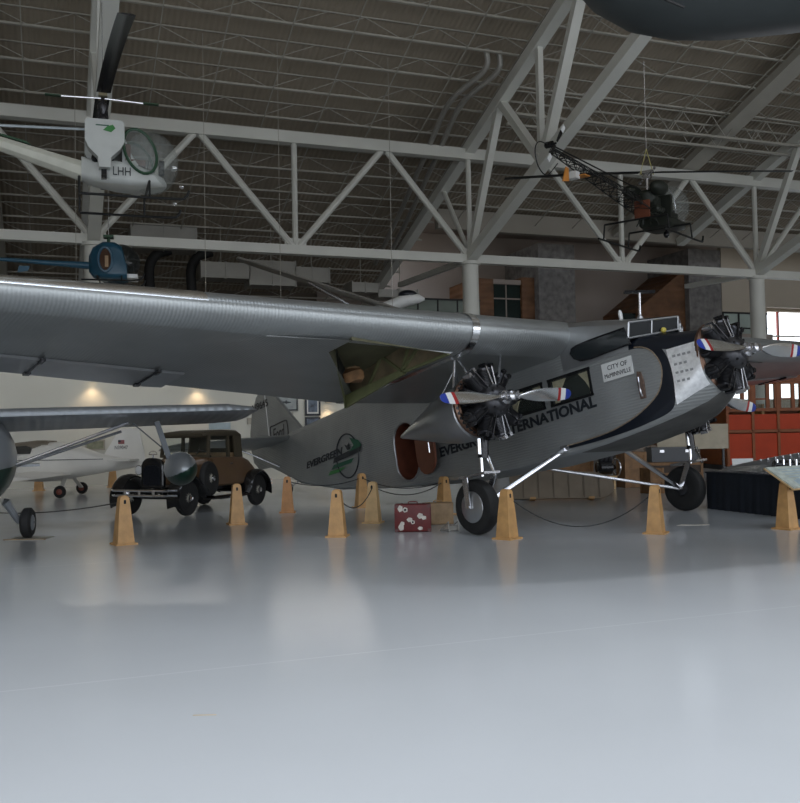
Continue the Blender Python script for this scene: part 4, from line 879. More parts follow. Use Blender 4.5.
for s_ in (-1, 1):
    g = MB(); g.add([(.36, s_ * .60, 1.15), (-.34, s_ * .61, 1.15), (-.34, s_ * .58, 1.61), (.31, s_ * .575, 1.61)], [(0, 1, 2, 3)]); g.build('side_window', CARG, CAR, 0)
    g = MB(); g.box((-.1, s_ * .652, .84), (.82, .012, .56)); dr = g.build('door', BROWN, CAR, 0); g = MB(); g.tube([(-.4, s_ * .66, 1.0), (-.4, s_ * .69, 1.0), (-.30, s_ * .69, 1.0)], .012, 6); g.build('door_handle', CHROME, dr)
g = MB(); g.box((-.35, 0, .72), (.4, 1.1, .14)); g.box((-.6, 0, .98), (.14, 1.1, .5)); g.build('seat', TAN, CAR, 0)
g = MB(); k = 20; g.tube([(.12 + .07 * sin(2 * PI * i / k), .3 + .19 * cos(2 * PI * i / k), 1.12 + .17 * sin(2 * PI * i / k)) for i in range(k)], .013, 6, 0, True); g.build('steering_wheel', BLAC, CAR)
g = MB(); g.loft([rrect(x, w, .56, z, .05, .2) for x, w, z in ((1.42, .27, 1.17), (1.50, .275, 1.18), (1.52, .25, 1.16))]); g.build('radiator_shell', BLAC, CAR)
g = MB(); g.loft([rrect(x, .205, .62, 1.03, .04, .12) for x in (1.515, 1.53)], 0); rg = g.build('grille', mat('grille_dark', (.02, .022, .03), .35, .6, .3, 30), CAR)
g = MB(); g.tube([(1.47, 0, 1.17), (1.47, 0, 1.25)], .016, 8); g.tube([(1.47, -.1, 1.25), (1.47, .1, 1.25)], .01, 6); g.tube([(1.47, .1 * cos(a * PI / 6), 1.25 + .07 * sin(a * PI / 6)) for a in range(7)], .007, 6); g.build('radiator_cap', CHROME, CAR)
for s_ in (-1, 1):
    g = MB(); g.lathe([(.02, -.12), (.07, -.1), (.10, -.02), (.105, .03), (.09, .045)], (1.38, s_ * .40, .93), (1, 0, 0), 20); hl = g.build('headlamp', CHROME, CAR); g = MB(); g.lathe([(.088, .0), (.05, .025), (.005, .03)], (1.425, s_ * .40, .93), (1, 0, 0), 16); g.build('lens', WHT, hl)
    # sweeping fenders and running board
    P = []
    for a in range(-2, 15): t = rad(a * 10); P.append((1.33 + .45 * cos(t), .37 + .45 * sin(t) * (1.02)))
    P += [(.80, .55), (.66, .42), (.52, .34), (.30, .31), (-.5, .31), (-.78, .33)]
    q = []
    for a in range(16, -4, -1): t = rad(a * 10); q.append((-1.33 + .44 * cos(t), .37 + .44 * sin(t)))
    q = [(-1.33 - .44 * cos(rad(a * 10)) * -1, .37 + .44 * sin(rad(a * 10))) for a in range(1, 20)]
    for nm, path in (('front_fender', P), ('rear_fender', [(-.78, .33)] + q)):
        g = MB(); R = []
        for i, (x, z) in enumerate(path):
            R.append([V((x, s_ * y, z + dz)) for y, dz in ((.55, -.02), (.62, .015), (.72, .025), (.82, .01), (.86, -.03), (.85, -.05), (.72, .005), (.55, -.045))])
        g.loft(R); g.build(nm, BLAC, CAR, 50)
    g = MB(); g.box((-.1, s_ * .76, .30), (1.5, .26, .035)); g.build('running_board', BLAC, CAR, 0)
def carwheel(name, c, ax, par):
    g = MB(); g.lathe([(.285, -.05), (.32, -.062), (.355, -.04), (.365, 0), (.355, .04), (.32, .062), (.285, .05)], c, ax, 32); o = g.build(name, RUB, par)
    g = MB(); g.lathe([(.285, -.045), (.26, -.03), (.26, .03), (.285, .045)], c, ax, 32); g.lathe([(.02, -.10), (.05, -.09), (.06, -.03), (.06, .03), (.05, .09), (.02, .10)], c, ax, 14)
    c = V(c); ax = V(ax).normalized(); u = ax.orthogonal().normalized(); w = ax.cross(u)
    for i in range(20): a = 2 * PI * i / 20; g.tube([c + (u * cos(a) + w * sin(a)) * .05 + ax * (.06 if i % 2 else -.06), c + (u * cos(a + .25) + w * sin(a + .25)) * .265], .006, 5)
    g.build('wire_rim', mat('cream_wheel_paint', (.42, .40, .34), .4) if 'cream_wheel_paint' not in bpy.data.materials else bpy.data.materials['cream_wheel_paint'], o)
    g = MB(); ou = 1 if c.y > 0 else -1; g.lathe([(.06, .09), (.055, .12), (.01, .13)], c, ax * ou, 14); g.build('hub_cap', CHROME, o)
for x in (1.33, -1.33):
    for s_ in (-1, 1): carwheel('wheel', (x, s_ * .71, .366), (0, 1, 0), CAR)
carwheel('spare_wheel', (.62, .77, .72), (-.12, 1, .05), CAR)
g = MB(); g.tube([(1.33, -.7, .36), (1.33, .7, .36)], .035, 8); g.tube([(-1.33, -.7, .36), (-1.33, .7, .36)], .05, 8); g.box((0, .3, .48), (3.2, .08, .1)); g.box((0, -.3, .48), (3.2, .08, .1)); g.build('chassis', BLAC, CAR)
for nm, x, zz in (('front_bumper', 1.88, (.44, .54)), ('rear_bumper', -1.98, (.48, .56))):
    g = MB()
    for z in zz: g.tube(bez([(x - .12 * (1 if x > 0 else -1), -.80, z), (x, -.6, z), (x + .03, 0, z), (x, .6, z), (x - .12 * (1 if x > 0 else -1), .80, z)], 5), .024, 8)
    for y in (-.35, 0, .35): g.box((x + .02, y, sum(zz) / 2), (.05, .06, .14))
    for y in (-.3, .3): g.box((x - .2 * (1 if x > 0 else -1), y, sum(zz) / 2), (.4, .05, .04))
    g.build(nm, CHROME, CAR)
# ================================================================== other aircraft on the floor
MO = thing('silver_monoplane', 'small silver strut-braced monoplane with dark green lower body, at the left edge', 'airplane', (-7.2, 15.4, 0), (0, 0, rad(22)))
def ox(p): return V(p) - V((-6.9, 15.4, 0))
g = MB(); R = []; N = 28
for y, r, zc, zs in ((13.55, .06, 1.2, 1), (13.6, .30, 1.2, 1), (13.8, .55, 1.22, 1.05), (14.2, .72, 1.27, 1.1), (14.9, .80, 1.30, 1.12), (15.8, .74, 1.32, 1.1), (17.2, .5, 1.2, 1.1), (19.5, .2, 1.0, 1.2), (20.6, .05, .98, 1.5)):
    R.append([ox((-6.93 + r * cos(2 * PI * (j + .5) / N), y, zc + r * zs * sin(2 * PI * (j + .5) / N) * .92)) for j in range(N)])
g.loft(R, 0, True, mf=lambda i, j: 1 if 15 <= j <= 26 else 0); g.build('fuselage', [SILV, DGRN], MO)
def airfoil(x, le, ch, z, t, tilt):
    q = []
    for c, h_ in ((0, 0), (.012, .4), (.06, .8), (.25, 1.), (.5, .85), (.8, .4), (1, .03), (1, -.03), (.6, -.12), (.2, -.18), (.05, -.15)): q.append(ox((x, le + c * ch, z + h_ * t - c * ch * tilt)))
    return q
for sd, nm in ((1, 'starboard'), (-1, 'port')):
    g = MB(); R = []
    for e, le, ch, t in ((.5, 14.35, 1.75, .18), (1.5, 14.38, 1.7, .18), (4.2, 14.5, 1.55, .16), (4.65, 14.6, 1.35, .09), (4.8, 14.85, .9, .03)): R.append(airfoil(-6.93 + sd * e, le, ch, 1.97 + .02 * e, t, .13))
    g.loft(R); wo = g.build('wing', ALUW if sd > 9 else mat('ribbed_wing_silver', (.30, .32, .34), .36, .6, .06, 1.5, ('X', .16, .012)) if sd > 0 else bpy.data.materials['ribbed_wing_silver'], MO, 40)
    g = MB(); g.tube([ox((-6.93 + sd * .70, 14.75, 1.18)), ox((-6.93 + sd * 2.55, 14.8, 1.86))], .028, 8); g.tube([ox((-6.93 + sd * .68, 15.2, 1.14)), ox((-6.93 + sd * 2.5, 15.55, 1.72))], .024, 8); g.build('wing_strut', STEEL, MO)
    g = MB(); g.tube([ox((-6.93 + sd * 2.62, 14.8, 1.86)), ox((-6.93 + sd * 3.2, 14.85, 1.35))], .012, 6); g.bar(ox((-6.93 + sd * 3.02, 14.8, 1.88)), ox((-6.93 + sd * 3.22, 14.72, 1.22)), .09, .045, (0, 1, 0)); g.build('pod_strut', mat('strut_grey', (.10, .11, .12), .5, .2) if sd > 0 else bpy.data.materials['strut_grey'], MO)
    g = MB(); g.ell(ox((-6.93 + sd * 3.40, 14.7, 1.06)), (.27, .62, .29), 72, 64, None, 0, mf=lambda i, j: 1 if -cos(PI * (i + .5) / 64) < -.02 + .5 * sin(PI * (i + .5) / 64) * cos(2 * PI * (j + .5) / 72) else 0); po = g.build('pod', [SILV, DGRN], MO); po['label'] = 'silver and dark green teardrop pod below the wing'
    g = MB(); g.tube([ox((-6.93 + sd * .62, 14.7, .62)), ox((-6.93 + sd * .82, 14.85, .27))], [.07, .05], 10); g.tube([ox((-6.93 + sd * .6, 15.3, .62)), ox((-6.93 + sd * .82, 14.9, .26))], .025, 8); g.build('gear_leg', SILV, MO)
    g = MB(); g.lathe([(.12, -.07), (.2, -.085), (.245, -.05), (.25, 0), (.245, .05), (.2, .085), (.12, .07)], ox((-6.93 + sd * .95, 14.85, .25)), (1, -.25, 0), 28); wh = g.build('wheel', RUB, MO)
    g = MB(); g.lathe([(.13, -.075), (.10, -.09), (.03, -.1), (.03, .1), (.10, .09), (.13, .075)], ox((-6.93 + sd * .95, 14.85, .25)), (1, -.25, 0), 20); g.build('hub', SILV, wh)
g = MB(); g.prism([(4.2, .9), (5.3, .9), (5.35, 2.0), (4.9, 2.05)], (0, 0, 0), (0, 1, 0), (0, 0, 1), .06); g.build('tail_fin', SILV, MO)
g = MB(); g.box(ox((-6.93, 20.1, 1.05)), (2.4, .8, .05)); g.build('tailplane', SILV, MO)
g = MB(); g.box(ox((-6.93, 15.0, 2.0)), (.9, 1.2, .18)); g.build('cabin_roof', ROOFC, MO)
o = thing('wheel_tray', 'thin grey tray under the wheel of the silver monoplane', 'tray', (-6.08, 15.15, 0)); g = MB(); g.box((0, 0, .003), (.62, .5, .006)); g.build('tray_plate', JOIST, o, 0); g = MB(); g.tube([(-.34, -.2, .008), (.34, -.2, .008)], .008, 6); g.build('tray_rim', TAN, o)
# white homebuilt
WP = thing('white_aeroplane', 'small white fibreglass aeroplane with a flag on its fin, behind the silver monoplane', 'airplane', (-9.1, 25.7, 0))
g = MB(); R = []
for x, w, a, b in ((-2.9, .08, .8, 1.0), (-2.6, .3, .62, 1.15), (-2.0, .45, .5, 1.3), (-1.3, .5, .44, 1.34), (-.7, .5, .42, 1.50), (-.3, .46, .44, 1.51), (.2, .36, .53, 1.38), (.8, .22, .62, 1.16), (1.5, .1, .72, 1.0), (2.0, .05, .80, .96)): R.append(rrect(x, w, a, b, .3, .3, 6))
g.loft(R); g.build('fuselage', CREAMP, WP, 50)
g = MB(); R = []
for x, w, a, b in ((-1.75, .3, 1.2, 1.34), (-1.5, .40, 1.2, 1.5), (-.9, .42, 1.2, 1.56), (-.55, .38, 1.3, 1.54)): R.append(rrect(x, w, a, b, .1, .2, 4))
g.loft(R); g.build('canopy_fairing', GREYT, WP)
g = MB(); g.prism([(-1.62, 1.2), (-.98, 1.2), (-.95, 1.36), (-1.1, 1.42), (-1.5, 1.40)], (0, -.475, 0), (1, 0, 0), (0, 0, 1), .06); g.build('side_window', GLS, WP, 0)
g = MB(); g.prism([(.85, 1.08), (1.32, 1.84), (1.85, 1.84), (2.05, .86), (1.6, .84)], (0, 0, 0), (1, 0, 0), (0, 0, 1), .07); fo = g.build('tail_fin', CREAMP, WP)
g = MB(); g.box((1.36, -.04, 1.47), (.17, .008, .11)); g.build('flag', mat('flag_red', (.30, .10, .10), .5), fo, 0); g = MB(); g.box((1.31, -.045, 1.495), (.07, .008, .055)); g.build('flag_canton', NAVY, fo, 0)
text('N39047', 'registration', .36, .10, (1.36, -.044, 1.32), (1, 0, 0), (0, 0, 1), LGREY, fo)
g = MB(); g.box((1.55, 0, .98), (.6, 1.9, .05)); g.build('tailplane', CREAMP, WP)
g = MB(); R = []
for y in (-3.0, -.4, .4, 3.4): R.append([V((-1.2, y, .62)), V((-.9, y, .72)), V((-.1, y, .66)), (V((.1, y, .62))), V((-.4, y, .58))])
g.loft([R[0], R[1]]); g.loft([R[2], R[3]]); g.build('wing', CREAMP, WP)
g = MB(); g.box((-.2, -.505, 1.02), (2.4, .012, .018)); g.build('pinstripe', TUBE, WP, 0)
for s_ in (-1, 1):
    g = MB(); g.bar((-.1, s_ * .35, .5), (-.05, s_ * .8, .2), .12, .03); g.build('gear_leg', CREAMP, WP); g = MB(); g.lathe([(.08, -.05), (.15, -.055), (.17, 0), (.15, .055), (.08, .05)], (-.05, s_ * .86, .172), (0, 1, 0), 24); wo = g.build('wheel', RUB, WP)
    g = MB(); g.lathe([(.08, -.055), (.02, -.07), (.02, .07), (.08, .055)], (-.05, s_ * .86, .172), (0, 1, 0), 16); g.build('hub', mat('wheel_hub_red', (.2, .05, .03), .4) if s_ < 0 else bpy.data.materials['wheel_hub_red'], wo)
g = MB(); g.tube([(-2.2, 0, .6), (-2.25, 0, .2)], .03, 8); g.lathe([(.06, -.04), (.11, -.04), (.12, 0), (.11, .04), (.06, .04)], (-2.25, 0, .122), (0, 1, 0), 20); g.build('nose_wheel', RUB, WP)
# ================================================================== aircraft hung from the roof
def cable(root, a, zt):
    """a thin steel suspension wire from the local point a straight up to the roof"""
    g = MB(); a = V(a); g.tube([a, (a.x, a.y, zt)], .012, 5); return g.build('suspension_wire', STEEL, root)
def skid_pair(root, x0, x1, yy, hz, mt, r=.03, xs=(-.4, .7)):
    for s_ in (-1, 1):
        g = MB(); g.tube(bez([(x0, s_ * yy, .03), (x0 + .3, s_ * yy, .03), (x1 - .35, s_ * yy, .03), (x1 - .08, s_ * yy, .09), (x1, s_ * yy, .24)], 5), r, 8); g.build('skid', mt, root)
        for x in xs: g = MB(); g.tube([(x, s_ * yy, .03), (x, s_ * (yy - .05), hz)], r * .8, 8); g.build('skid_leg', mt, root)
    for x in xs: g = MB(); g.tube([(x, -yy + .05, hz), (x, yy - .05, hz)], r, 8); g.build('cross_tube', mt, root)
def blade(root, name, p, d, L_, ch, m, droop=.3, m2=None, r0=.25):
    p, d = V(p), V(d).normalized(); n = V((0, 0, 1)); c = n.cross(d); R = []
    for i in range(9):
        u = i / 8; q = p + d * lerp(r0, L_, u) - n * droop * u * u
        R.append([q + c * ch * .5 * a + n * .022 * b for a, b in ((1, 0), (.5, .8), (-.4, .7), (-1, 0), (-.4, -.5), (.5, -.6))])
    g = MB(); g.loft(R, 0, True, mf=lambda i, j: 1 if m2 and i >= 7 else 0); return g.build(name, [m, m2 or m], root)
# ---- white and green helicopter
H = thing('hanging_helicopter', 'white and green helicopter with a clear bubble hung at the upper left', 'helicopter', (-7.0, 22, 7.15), (0, 0, rad(19)))
g = MB(); g.loft([rrect(x, w, a, b, .15, .12, 4) for x, w, a, b in ((-.5, .26, .58, 1.12), (-.2, .38, .50, 1.0), (.3, .50, .44, 1.0), (.75, .53, .41, .92), (1.15, .48, .44, .78), (1.38, .30, .48, .70), (1.46, .1, .53, .62))]); g.build('fuselage', HELW, H)
g = MB(); g.loft([[V((x, y, z)) for y, z in ((-w, .9), (w, .9), (w * .8, zt), (-w * .8, zt))] for x, w, zt in ((.42, .45, 1.75), (.62, .48, 1.2), (.78, .5, .95))]); g.build('cabin_rear_panel', HELW, H)
for s_ in (-1, 1):
    g = MB(); pl = [(-.42, 1.80), (-.36, 1.86), (.40, 1.86), (.46, 1.80), (.46, 1.36), (.36, 1.18), (.16, .98), (.14, .74), (-.12, .74), (-.14, .98), (-.34, 1.18), (-.42, 1.36)]
    g.prism(pl, (0, s_ * .56, 0), (1, 0, 0), (0, 0, 1), .36); tk = g.build('fuel_tank', HELW, H)
    g = MB(); g.prism([(-.02, 1.60), (.16, 1.56), (.26, 1.66), (.2, 1.74), (.08, 1.70)], (0, -.745 * 1 if s_ < 0 else .745, 0), (1, 0, 0), (0, 0, 1), .006); g.prism([(-.18, 1.70), (.1, 1.70), (.12, 1.725), (-.18, 1.725)], (0, s_ * .745, 0), (1, 0, 0), (0, 0, 1), .006, 1); g.build('tank_emblem', [GRN2, GRN1], tk, 0)
    g = MB(); g.box((0, s_ * .45, .64), (.12, .2, .22)); g.build('tank_bracket', BLK, H, 0)
    k = 26; lp = [V((.82 + .36 * cos(2 * PI * i / k) + .12 * sin(2 * PI * i / k) * -1, s_ * .56, 1.22 + .52 * sin(2 * PI * i / k))) for i in range(k)]
    g = MB(); g.tube(lp, .035, 8, 0, True); dr = g.build('door_frame', HELG, H); g = MB(); g.add([p * 1 for p in lp], [tuple(range(k))]); g.build('door_pane', BUB, dr, 0)
text('LHH', 'registration', .40, .2, (.40, -.545, .72), (1, 0, 0), (0, 0, 1), LETTER, H)
g = MB(); g.ell((1.10, 0, 1.10), (.66, .58, .76), 26, 18); g.build('bubble_canopy', BUB, H, 80)
g = MB(); g.lathe([(.07, -.05), (.10, 0), (.06, .09), (.01, .11)], (1.62, -.16, .98), (1, -.3, .1), 14); g.build('nose_lamp', CHROME, H)
g = MB(); g.box((.75, 0, .98), (.4, .9, .14)); g.box((.55, 0, 1.2), (.12, .9, .4)); g.build('seat', DRED, H, 0)
g = MB(); g.box((1.35, 0, 1.0), (.12, .3, .3)); g.tube([(1.0, -.2, .85), (1.05, -.2, 1.25)], .015, 6); g.build('instrument_panel', BLK, H, 0)
g = MB(); g.box((0, 0, 1.3), (.45, .5, .75)); g.lathe([(.2, 0), (.22, .2), (.14, .35)], (0, 0, 1.6), (0, 0, 1), 14)
for i in range(4): g.lathe([(.09, 0), (.1, .2), (.06, .28)], (-.12 + .08 * i, -.2, 1.0 + .15 * i), (-.4, -1, .2), 10)
g.build('engine', BLK, H)
g = MB(); g.tube([(0, 0, 1.9), (0, 0, 2.72)], .05, 10); g.lathe([(.09, 0), (.13, .05), (.13, .12), (.07, .2), (.12, .34), (.12, .44), (.05, .5)], (0, 0, 2.0), (0, 0, 1), 14)
for i in range(6): a = i * PI / 3; g.tube([(.12 * cos(a), .12 * sin(a), 2.05), (.1 * cos(a + .5), .1 * sin(a + .5), 2.5)], .014, 5)
g.box((-.15, 0, 2.0), (.2, .12, .12)); g.build('rotor_mast', FIN, H)
g = MB(); g.box((0, 0, 2.66), (.2, .35, .1)); g.lathe([(.06, 0), (.05, .1)], (0, 0, 2.7), (0, 0, 1), 10); g.build('rotor_hub', mat('hub_brass', (.25, .22, .14), .4, .6), H)
blade(H, 'rotor_blade', (0, 0, 2.66), (.052, -1, 0), 5.7, .33, BLK, .45); blade(H, 'rotor_blade', (0, 0, 2.66), (-.03, 1, 0), 5.5, .34, BLK, .55)
for s_ in (-1, 1):
    g = MB(); g.tube([(0, 0, 2.6), (s_ * .95, 0, 2.57)], .018, 6); pr = g.build('control_arm', STEEL, H); g = MB(); g.box((s_ * 1.12, 0, 2.565), (.36, .14, .025)); g.build('control_paddle', HELG, pr, 0)
g = MB(); R = []
for x, r, z in ((-.5, .255, .80), (-1.2, .22, 1.0), (-2.6, .165, 1.40), (-4.5, .11, 1.78), (-6.6, .07, 2.1)): R.append([V((x, r * cos(2 * PI * (j + .5) / 16) * (1 if j % 2 else .97), z + r * sin(2 * PI * (j + .5) / 16) * (1 if j % 2 else .97))) for j in range(16)])
g.loft(R); g.build('tail_boom', mat('boom_cream', (.55, .55, .47), .4, 0, .08, 3), H, 15)
g = MB(); g.prism([(-2.4, 1.53), (-1.6, 1.33), (-1.75, 1.42), (-2.5, 1.60)], (0, 0, 0), (1, 0, 0), (0, 0, 1), .12); g.build('boom_fairing', HELG, H)
g = MB(); g.tube([(-.40, -.05, 1.80), (-2.45, -.05, 1.72)], .035, 8); g.tube([(-2.45, -.05, 1.72), (-2.6, 0, 1.45)], .025, 6); g.build('tail_drive_shaft', mat('shaft_blue_grey', (.42, .47, .50), .4, .4), H)
g = MB(); g.tube([(-6.6, -.05, 2.1), (-6.6, -.25, 2.1)], .04, 8)
for s_ in (-1, 1): g.box((-6.6, -.25, 2.1 + s_ * .42), (.12, .03, .75))
g.build('tail_rotor', BLK, H)
skid_pair(H, -.55, 1.9, .98, .42, TUBE, .032, (-.55, 1.0))
for s_ in (-1, 1): g = MB(); g.lathe([(.03, -.06), (.06, 0), (.05, .03)], (1.75, s_ * .85, .36), (1, 0, 0), 12); g.build('landing_lamp', CHROME, H)
cable(H, (.0, 0, 2.8), 10.5); cable(H, (-4.6, 0, 1.9), 10.5)
# ---- blue helicopter
B = thing('hanging_helicopter', 'small blue helicopter hung below the white one, just above the silver wing', 'helicopter', (-8.72, 28, 6.25), (0, 0, rad(14)))
g = MB(); R = []
for x, w, a, b in ((-.62, .1, .35, .85), (-.5, .3, .2, 1.1), (-.2, .5, .1, 1.24), (.15, .56, .08, 1.22), (.35, .55, .08, 1.1), (.5, .52, .1, .6)): R.append(rrect(x, w, a, b, .18, .25, 5))
g.loft(R); g.build('cabin', HELB, B)
g = MB(); g.ell((.30, 0, .66), (.58, .52, .56), 24, 16); g.build('bubble_canopy', glassy('smoked_bubble', (.12, .14, .14), .55, .05), B, 80)
for s_ in (-1, 1):
    k = 20; lp = [(-.12 + .2 * cos(2 * PI * i / k), .66 + .36 * sin(2 * PI * i / k)) for i in range(k)]
    g = MB(); g.prism(lp, (0, s_ * .535, 0), (1, 0, 0), (0, 0, 1), .03); do = g.build('door_window', mat('brown_tint', (.06, .03, .018), .1) if s_ < 0 else bpy.data.materials['brown_tint'], B, 0)
    g = MB(); g.tube([V((x * 1.0, s_ * .55, z)) for x, z in lp], .04, 6, 0, True); g.build('door_rim', HELB, do); g = MB(); g.box((-.08, s_ * .555, .6), (.10, .01, .34)); g.build('seat_back', TAN, do, 0)
g = MB(); g.box((.55, 0, .2), (.5, .8, .12)); g.build('white_chin', WHT, B)
g = MB(); R = []
for x, r, z in ((-.55, .12, .55), (-1.6, .08, .60), (-3.4, .05, .70)): R.append([V((x, r * cos(2 * PI * j / 12), z + r * sin(2 * PI * j / 12))) for j in range(12)])
g.loft(R); g.build('tail_boom', HELB, B)
g = MB(); g.prism([(-2.6, .5), (-2.3, .5), (-2.35, .35), (-2.65, .3)], (0, 0, 0), (1, 0, 0), (0, 0, 1), .04); g.prism([(-3.5, .2), (-3.2, .6), (-3.2, .8), (-3.55, 1.15), (-3.75, 1.15), (-3.6, .7), (-3.7, .2)], (0, 0, 0), (1, 0, 0), (0, 0, 1), .04); g.build('tail_fin', HELB, B)
g = MB(); g.tube([(-.05, 0, 1.2), (-.05, 0, 1.42)], .05, 8); g.box((-.05, 0, 1.44), (.3, .3, .08)); g.build('rotor_hub', HELG, B)
skid_pair(B, -.8, 1.0, .62, .16, TUBE, .025, (-.35, .35)); cable(B, (-.05, 0, 1.46), 8.6)
# ---- dark lattice-tail helicopter
E = thing('hanging_helicopter', 'dark helicopter with a lattice tail and bubble cabin, hung by yellow straps', 'helicopter', (8.2, 30, 7.68), (0, 0, rad(50.5)))
g = MB(); g.ell((1.45, 0, 1.32), (.80, .76, .74), 28, 18); g.build('bubble_canopy', BUB, E, 80)
g = MB(); g.tube([(1.45 + .81 * cos(t), 0, 1.32 + .75 * sin(t)) for t in [rad(-50 + 12 * i) for i in range(14)]], .018, 6); g.build('bubble_rim', STEEL, E)
g = MB(); g.loft([rrect(x, w, a, b, .12, .05, 3) for x, w, a, b in ((.4, .5, .52, .8), (1.0, .62, .50, .78), (1.7, .58, .52, .78), (2.1, .3, .6, .76))]); g.build('cabin_floor', OLIVE, E)
g = MB(); g.box((.62, 0, 1.15), (.18, 1.1, .75)); g.box((.85, 0, .88), (.5, 1.1, .16)); g.build('bench_seat', OLIVE, E, 0)
g = MB(); g.box((1.75, 0, 1.0), (.14, .34, .5)); g.tube([(1.3, .3, .8), (1.25, .3, 1.25)], .015, 6); g.tube([(1.3, -.3, .8), (1.25, -.3, 1.25)], .015, 6); g.build('instrument_console', BLK, E, 0)
g = MB(); g.box((.1, 0, 1.1), (.5, .6, .6)); g.lathe([(.28, 0), (.34, .12), (.34, .3), (.2, .42)], (.0, 0, 1.2), (0, 0, 1), 16)
for i in range(6): g.lathe([(.1, 0), (.11, .22), (.05, .3)], (-.1 + .16 * (i % 3), .18 * (1 if i < 3 else -1), .95), (0, 1 if i < 3 else -1, .1), 10)
for i in range(10): g.tube([(random.uniform(-.4, .5), random.uniform(-.5, .5), .55), (random.uniform(-.3, .4), random.uniform(-.4, .4), 1.5)], .02, 5)
g.build('engine', OLIVE, E)
for s_ in (-1, 1): g = MB(); g.ell((-.12, s_ * .46, 1.62), (.46, .26, .24), 18, 12); g.build('fuel_tank', OLIVE, E)
g = MB(); g.box((-.42, 0, .95), (.1, .5, .55)); g.build('oil_tank', mat('rust_red_primer', (.16, .045, .02), .6), E)
g = MB(); g.tube([(0, 0, 1.5), (0, 0, 2.25)], .05, 10); g.box((0, 0, 2.1), (.14, .3, .16)); g.box((0, 0, 2.23), (.22, .4, .09)); g.build('rotor_mast', STEEL, E)
bd = Mx.Rotation(-rad(50.5), 3, 'Z') @ V((-1, .0, 0))
blade(E, 'rotor_blade', (0, 0, 2.23), bd, 4.65, .32, TUBE, .12); blade(E, 'rotor_blade', (0, 0, 2.23), -bd, 4.75, .22, TUBE, .05)
sb = V((-bd.y, bd.x, 0)); g = MB(); g.tube([sb * .9 + V((0, 0, 2.12)), sb * -.9 + V((0, 0, 2.12))], .014, 6)
for s_ in (-1, 1): g.lathe([(.01, -.12), (.05, 0), (.01, .12)], sb * .9 * s_ + V((0, 0, 2.12)), sb, 10)
g.build('stabiliser_bar', STEEL, E)
# lattice boom: three longerons, rings and diagonals
def bo(x, k): u = (-x - .5) / 5.6; r = lerp(.34, .09, u); zc = lerp(1.08, 1.62, u); return V((x, r * (-1, 1, 0)[k], zc + r * (-.55, -.55, .75)[k]))
g = MB()
for k in range(3): g.tube([bo(-.5, k), bo(-6.1, k)], .02, 6)
g.build('tail_boom', TUBE, E)
tb = [c for c in E.children if c.name.startswith('tail_boom')][0]
for i in range(10):
    xa, xb = -.5 - .56 * i, -1.06 - .56 * i; g = MB()
    for k in range(3): g.tube([bo(xb, k), bo(xb, (k + 1) % 3)], .013, 5); g.tube([bo(xa, k), bo(xb, (k + 1) % 3)], .013, 5); g.tube([bo(xa, (k + 1) % 3), bo(xb, k)], .009, 5)
    g.build('lattice_bay', TUBE, tb)
g = MB(); g.tube([(-.5, 0, 1.55), (-6.3, 0, 1.75)], .022, 6); g.build('tail_drive_shaft', TUBE, E)
g = MB(); g.prism([(-5.55, .85), (-5.2, .92), (-5.22, 1.28), (-5.36, 1.3)], (0, 0, 0), (1, 0, 0), (0, 0, 1), .03); g.build('tail_fin', ORNG, E)
g = MB(); g.box((-4.75, 0, 1.12), (.3, .7, .03)); g.box((-4.98, 0, 1.12), (.24, .34, .2), None, 1); g.build('tail_stabiliser', [ORNG, WHT], E, 0)
g = MB(); g.lathe([(.09, -.12), (.09, .1), (.04, .14)], (-6.25, 0, 1.72), (0, 1, 0), 12); g.tube([(-6.25, 0, 1.72), (-6.25, -.22, 1.72)], .03, 8); tr = g.build('tail_rotor_gearbox', BLK, E)
td = V((.62, 0, .78)).normalized()
for s_ in (-1, 1):
    g = MB(); c = V((-6.25, -.22, 1.72)); w_ = V((-td.z, 0, td.x)); q = [c + td * s_ * .08 + w_ * .03, c + td * s_ * .40 + w_ * .06, c + td * s_ * .72 + w_ * .06, c + td * s_ * .72 - w_ * .06, c + td * s_ * .40 - w_ * .06, c + td * s_ * .08 - w_ * .03]
    g.add([p + V((0, .01, 0)) for p in q] + [p - V((0, .01, 0)) for p in q], [(0, 1, 2, 3, 4, 5), (11, 10, 9, 8, 7, 6)] + [(i, (i + 1) % 6, 6 + (i + 1) % 6, 6 + i) for i in range(6)], [0, 0] + [0] * 6)
    g.build('tail_rotor_blade', BLK, E, 0); g = MB(); g.box(c + td * s_ * .62, (.24, .03, .13), Mx((td, V((0, 1, 0)), w_)).transposed()); g.build('blade_tip', WHT, tr, 0)
g = MB(); g.tube(bez([(-6.3, 0, 1.72), (-6.8, 0, 1.68), (-7.0, 0, 1.4), (-6.85, 0, 1.0), (-6.4, 0, .85), (-5.8, 0, 1.3)], 5), .016, 6); g.build('tail_guard', TUBE, E)
skid_pair(E, -1.3, 1.8, 1.12, .52, TUBE, .034, (-.95, .85))
g = MB(); g.ell((1.2, -.1, .36), (.1, .1, .12), 12, 8); g.tube([(1.2, -.1, .4), (1.2, -.1, .56)], .03, 6); g.build('belly_lamp', BLK, E)
for s_ in (-1, 1):
    g = MB(); p = Mx.Rotation(-rad(50.5), 3, 'Z') @ V((s_ * .22, 0, 0)); g.bar(p + V((0, 0, 2.16)), V((0, 0, 3.0)), .05, .012); g.build('lifting_strap', YELL, E)
cable(E, (0, 0, 3.0), 5.9)
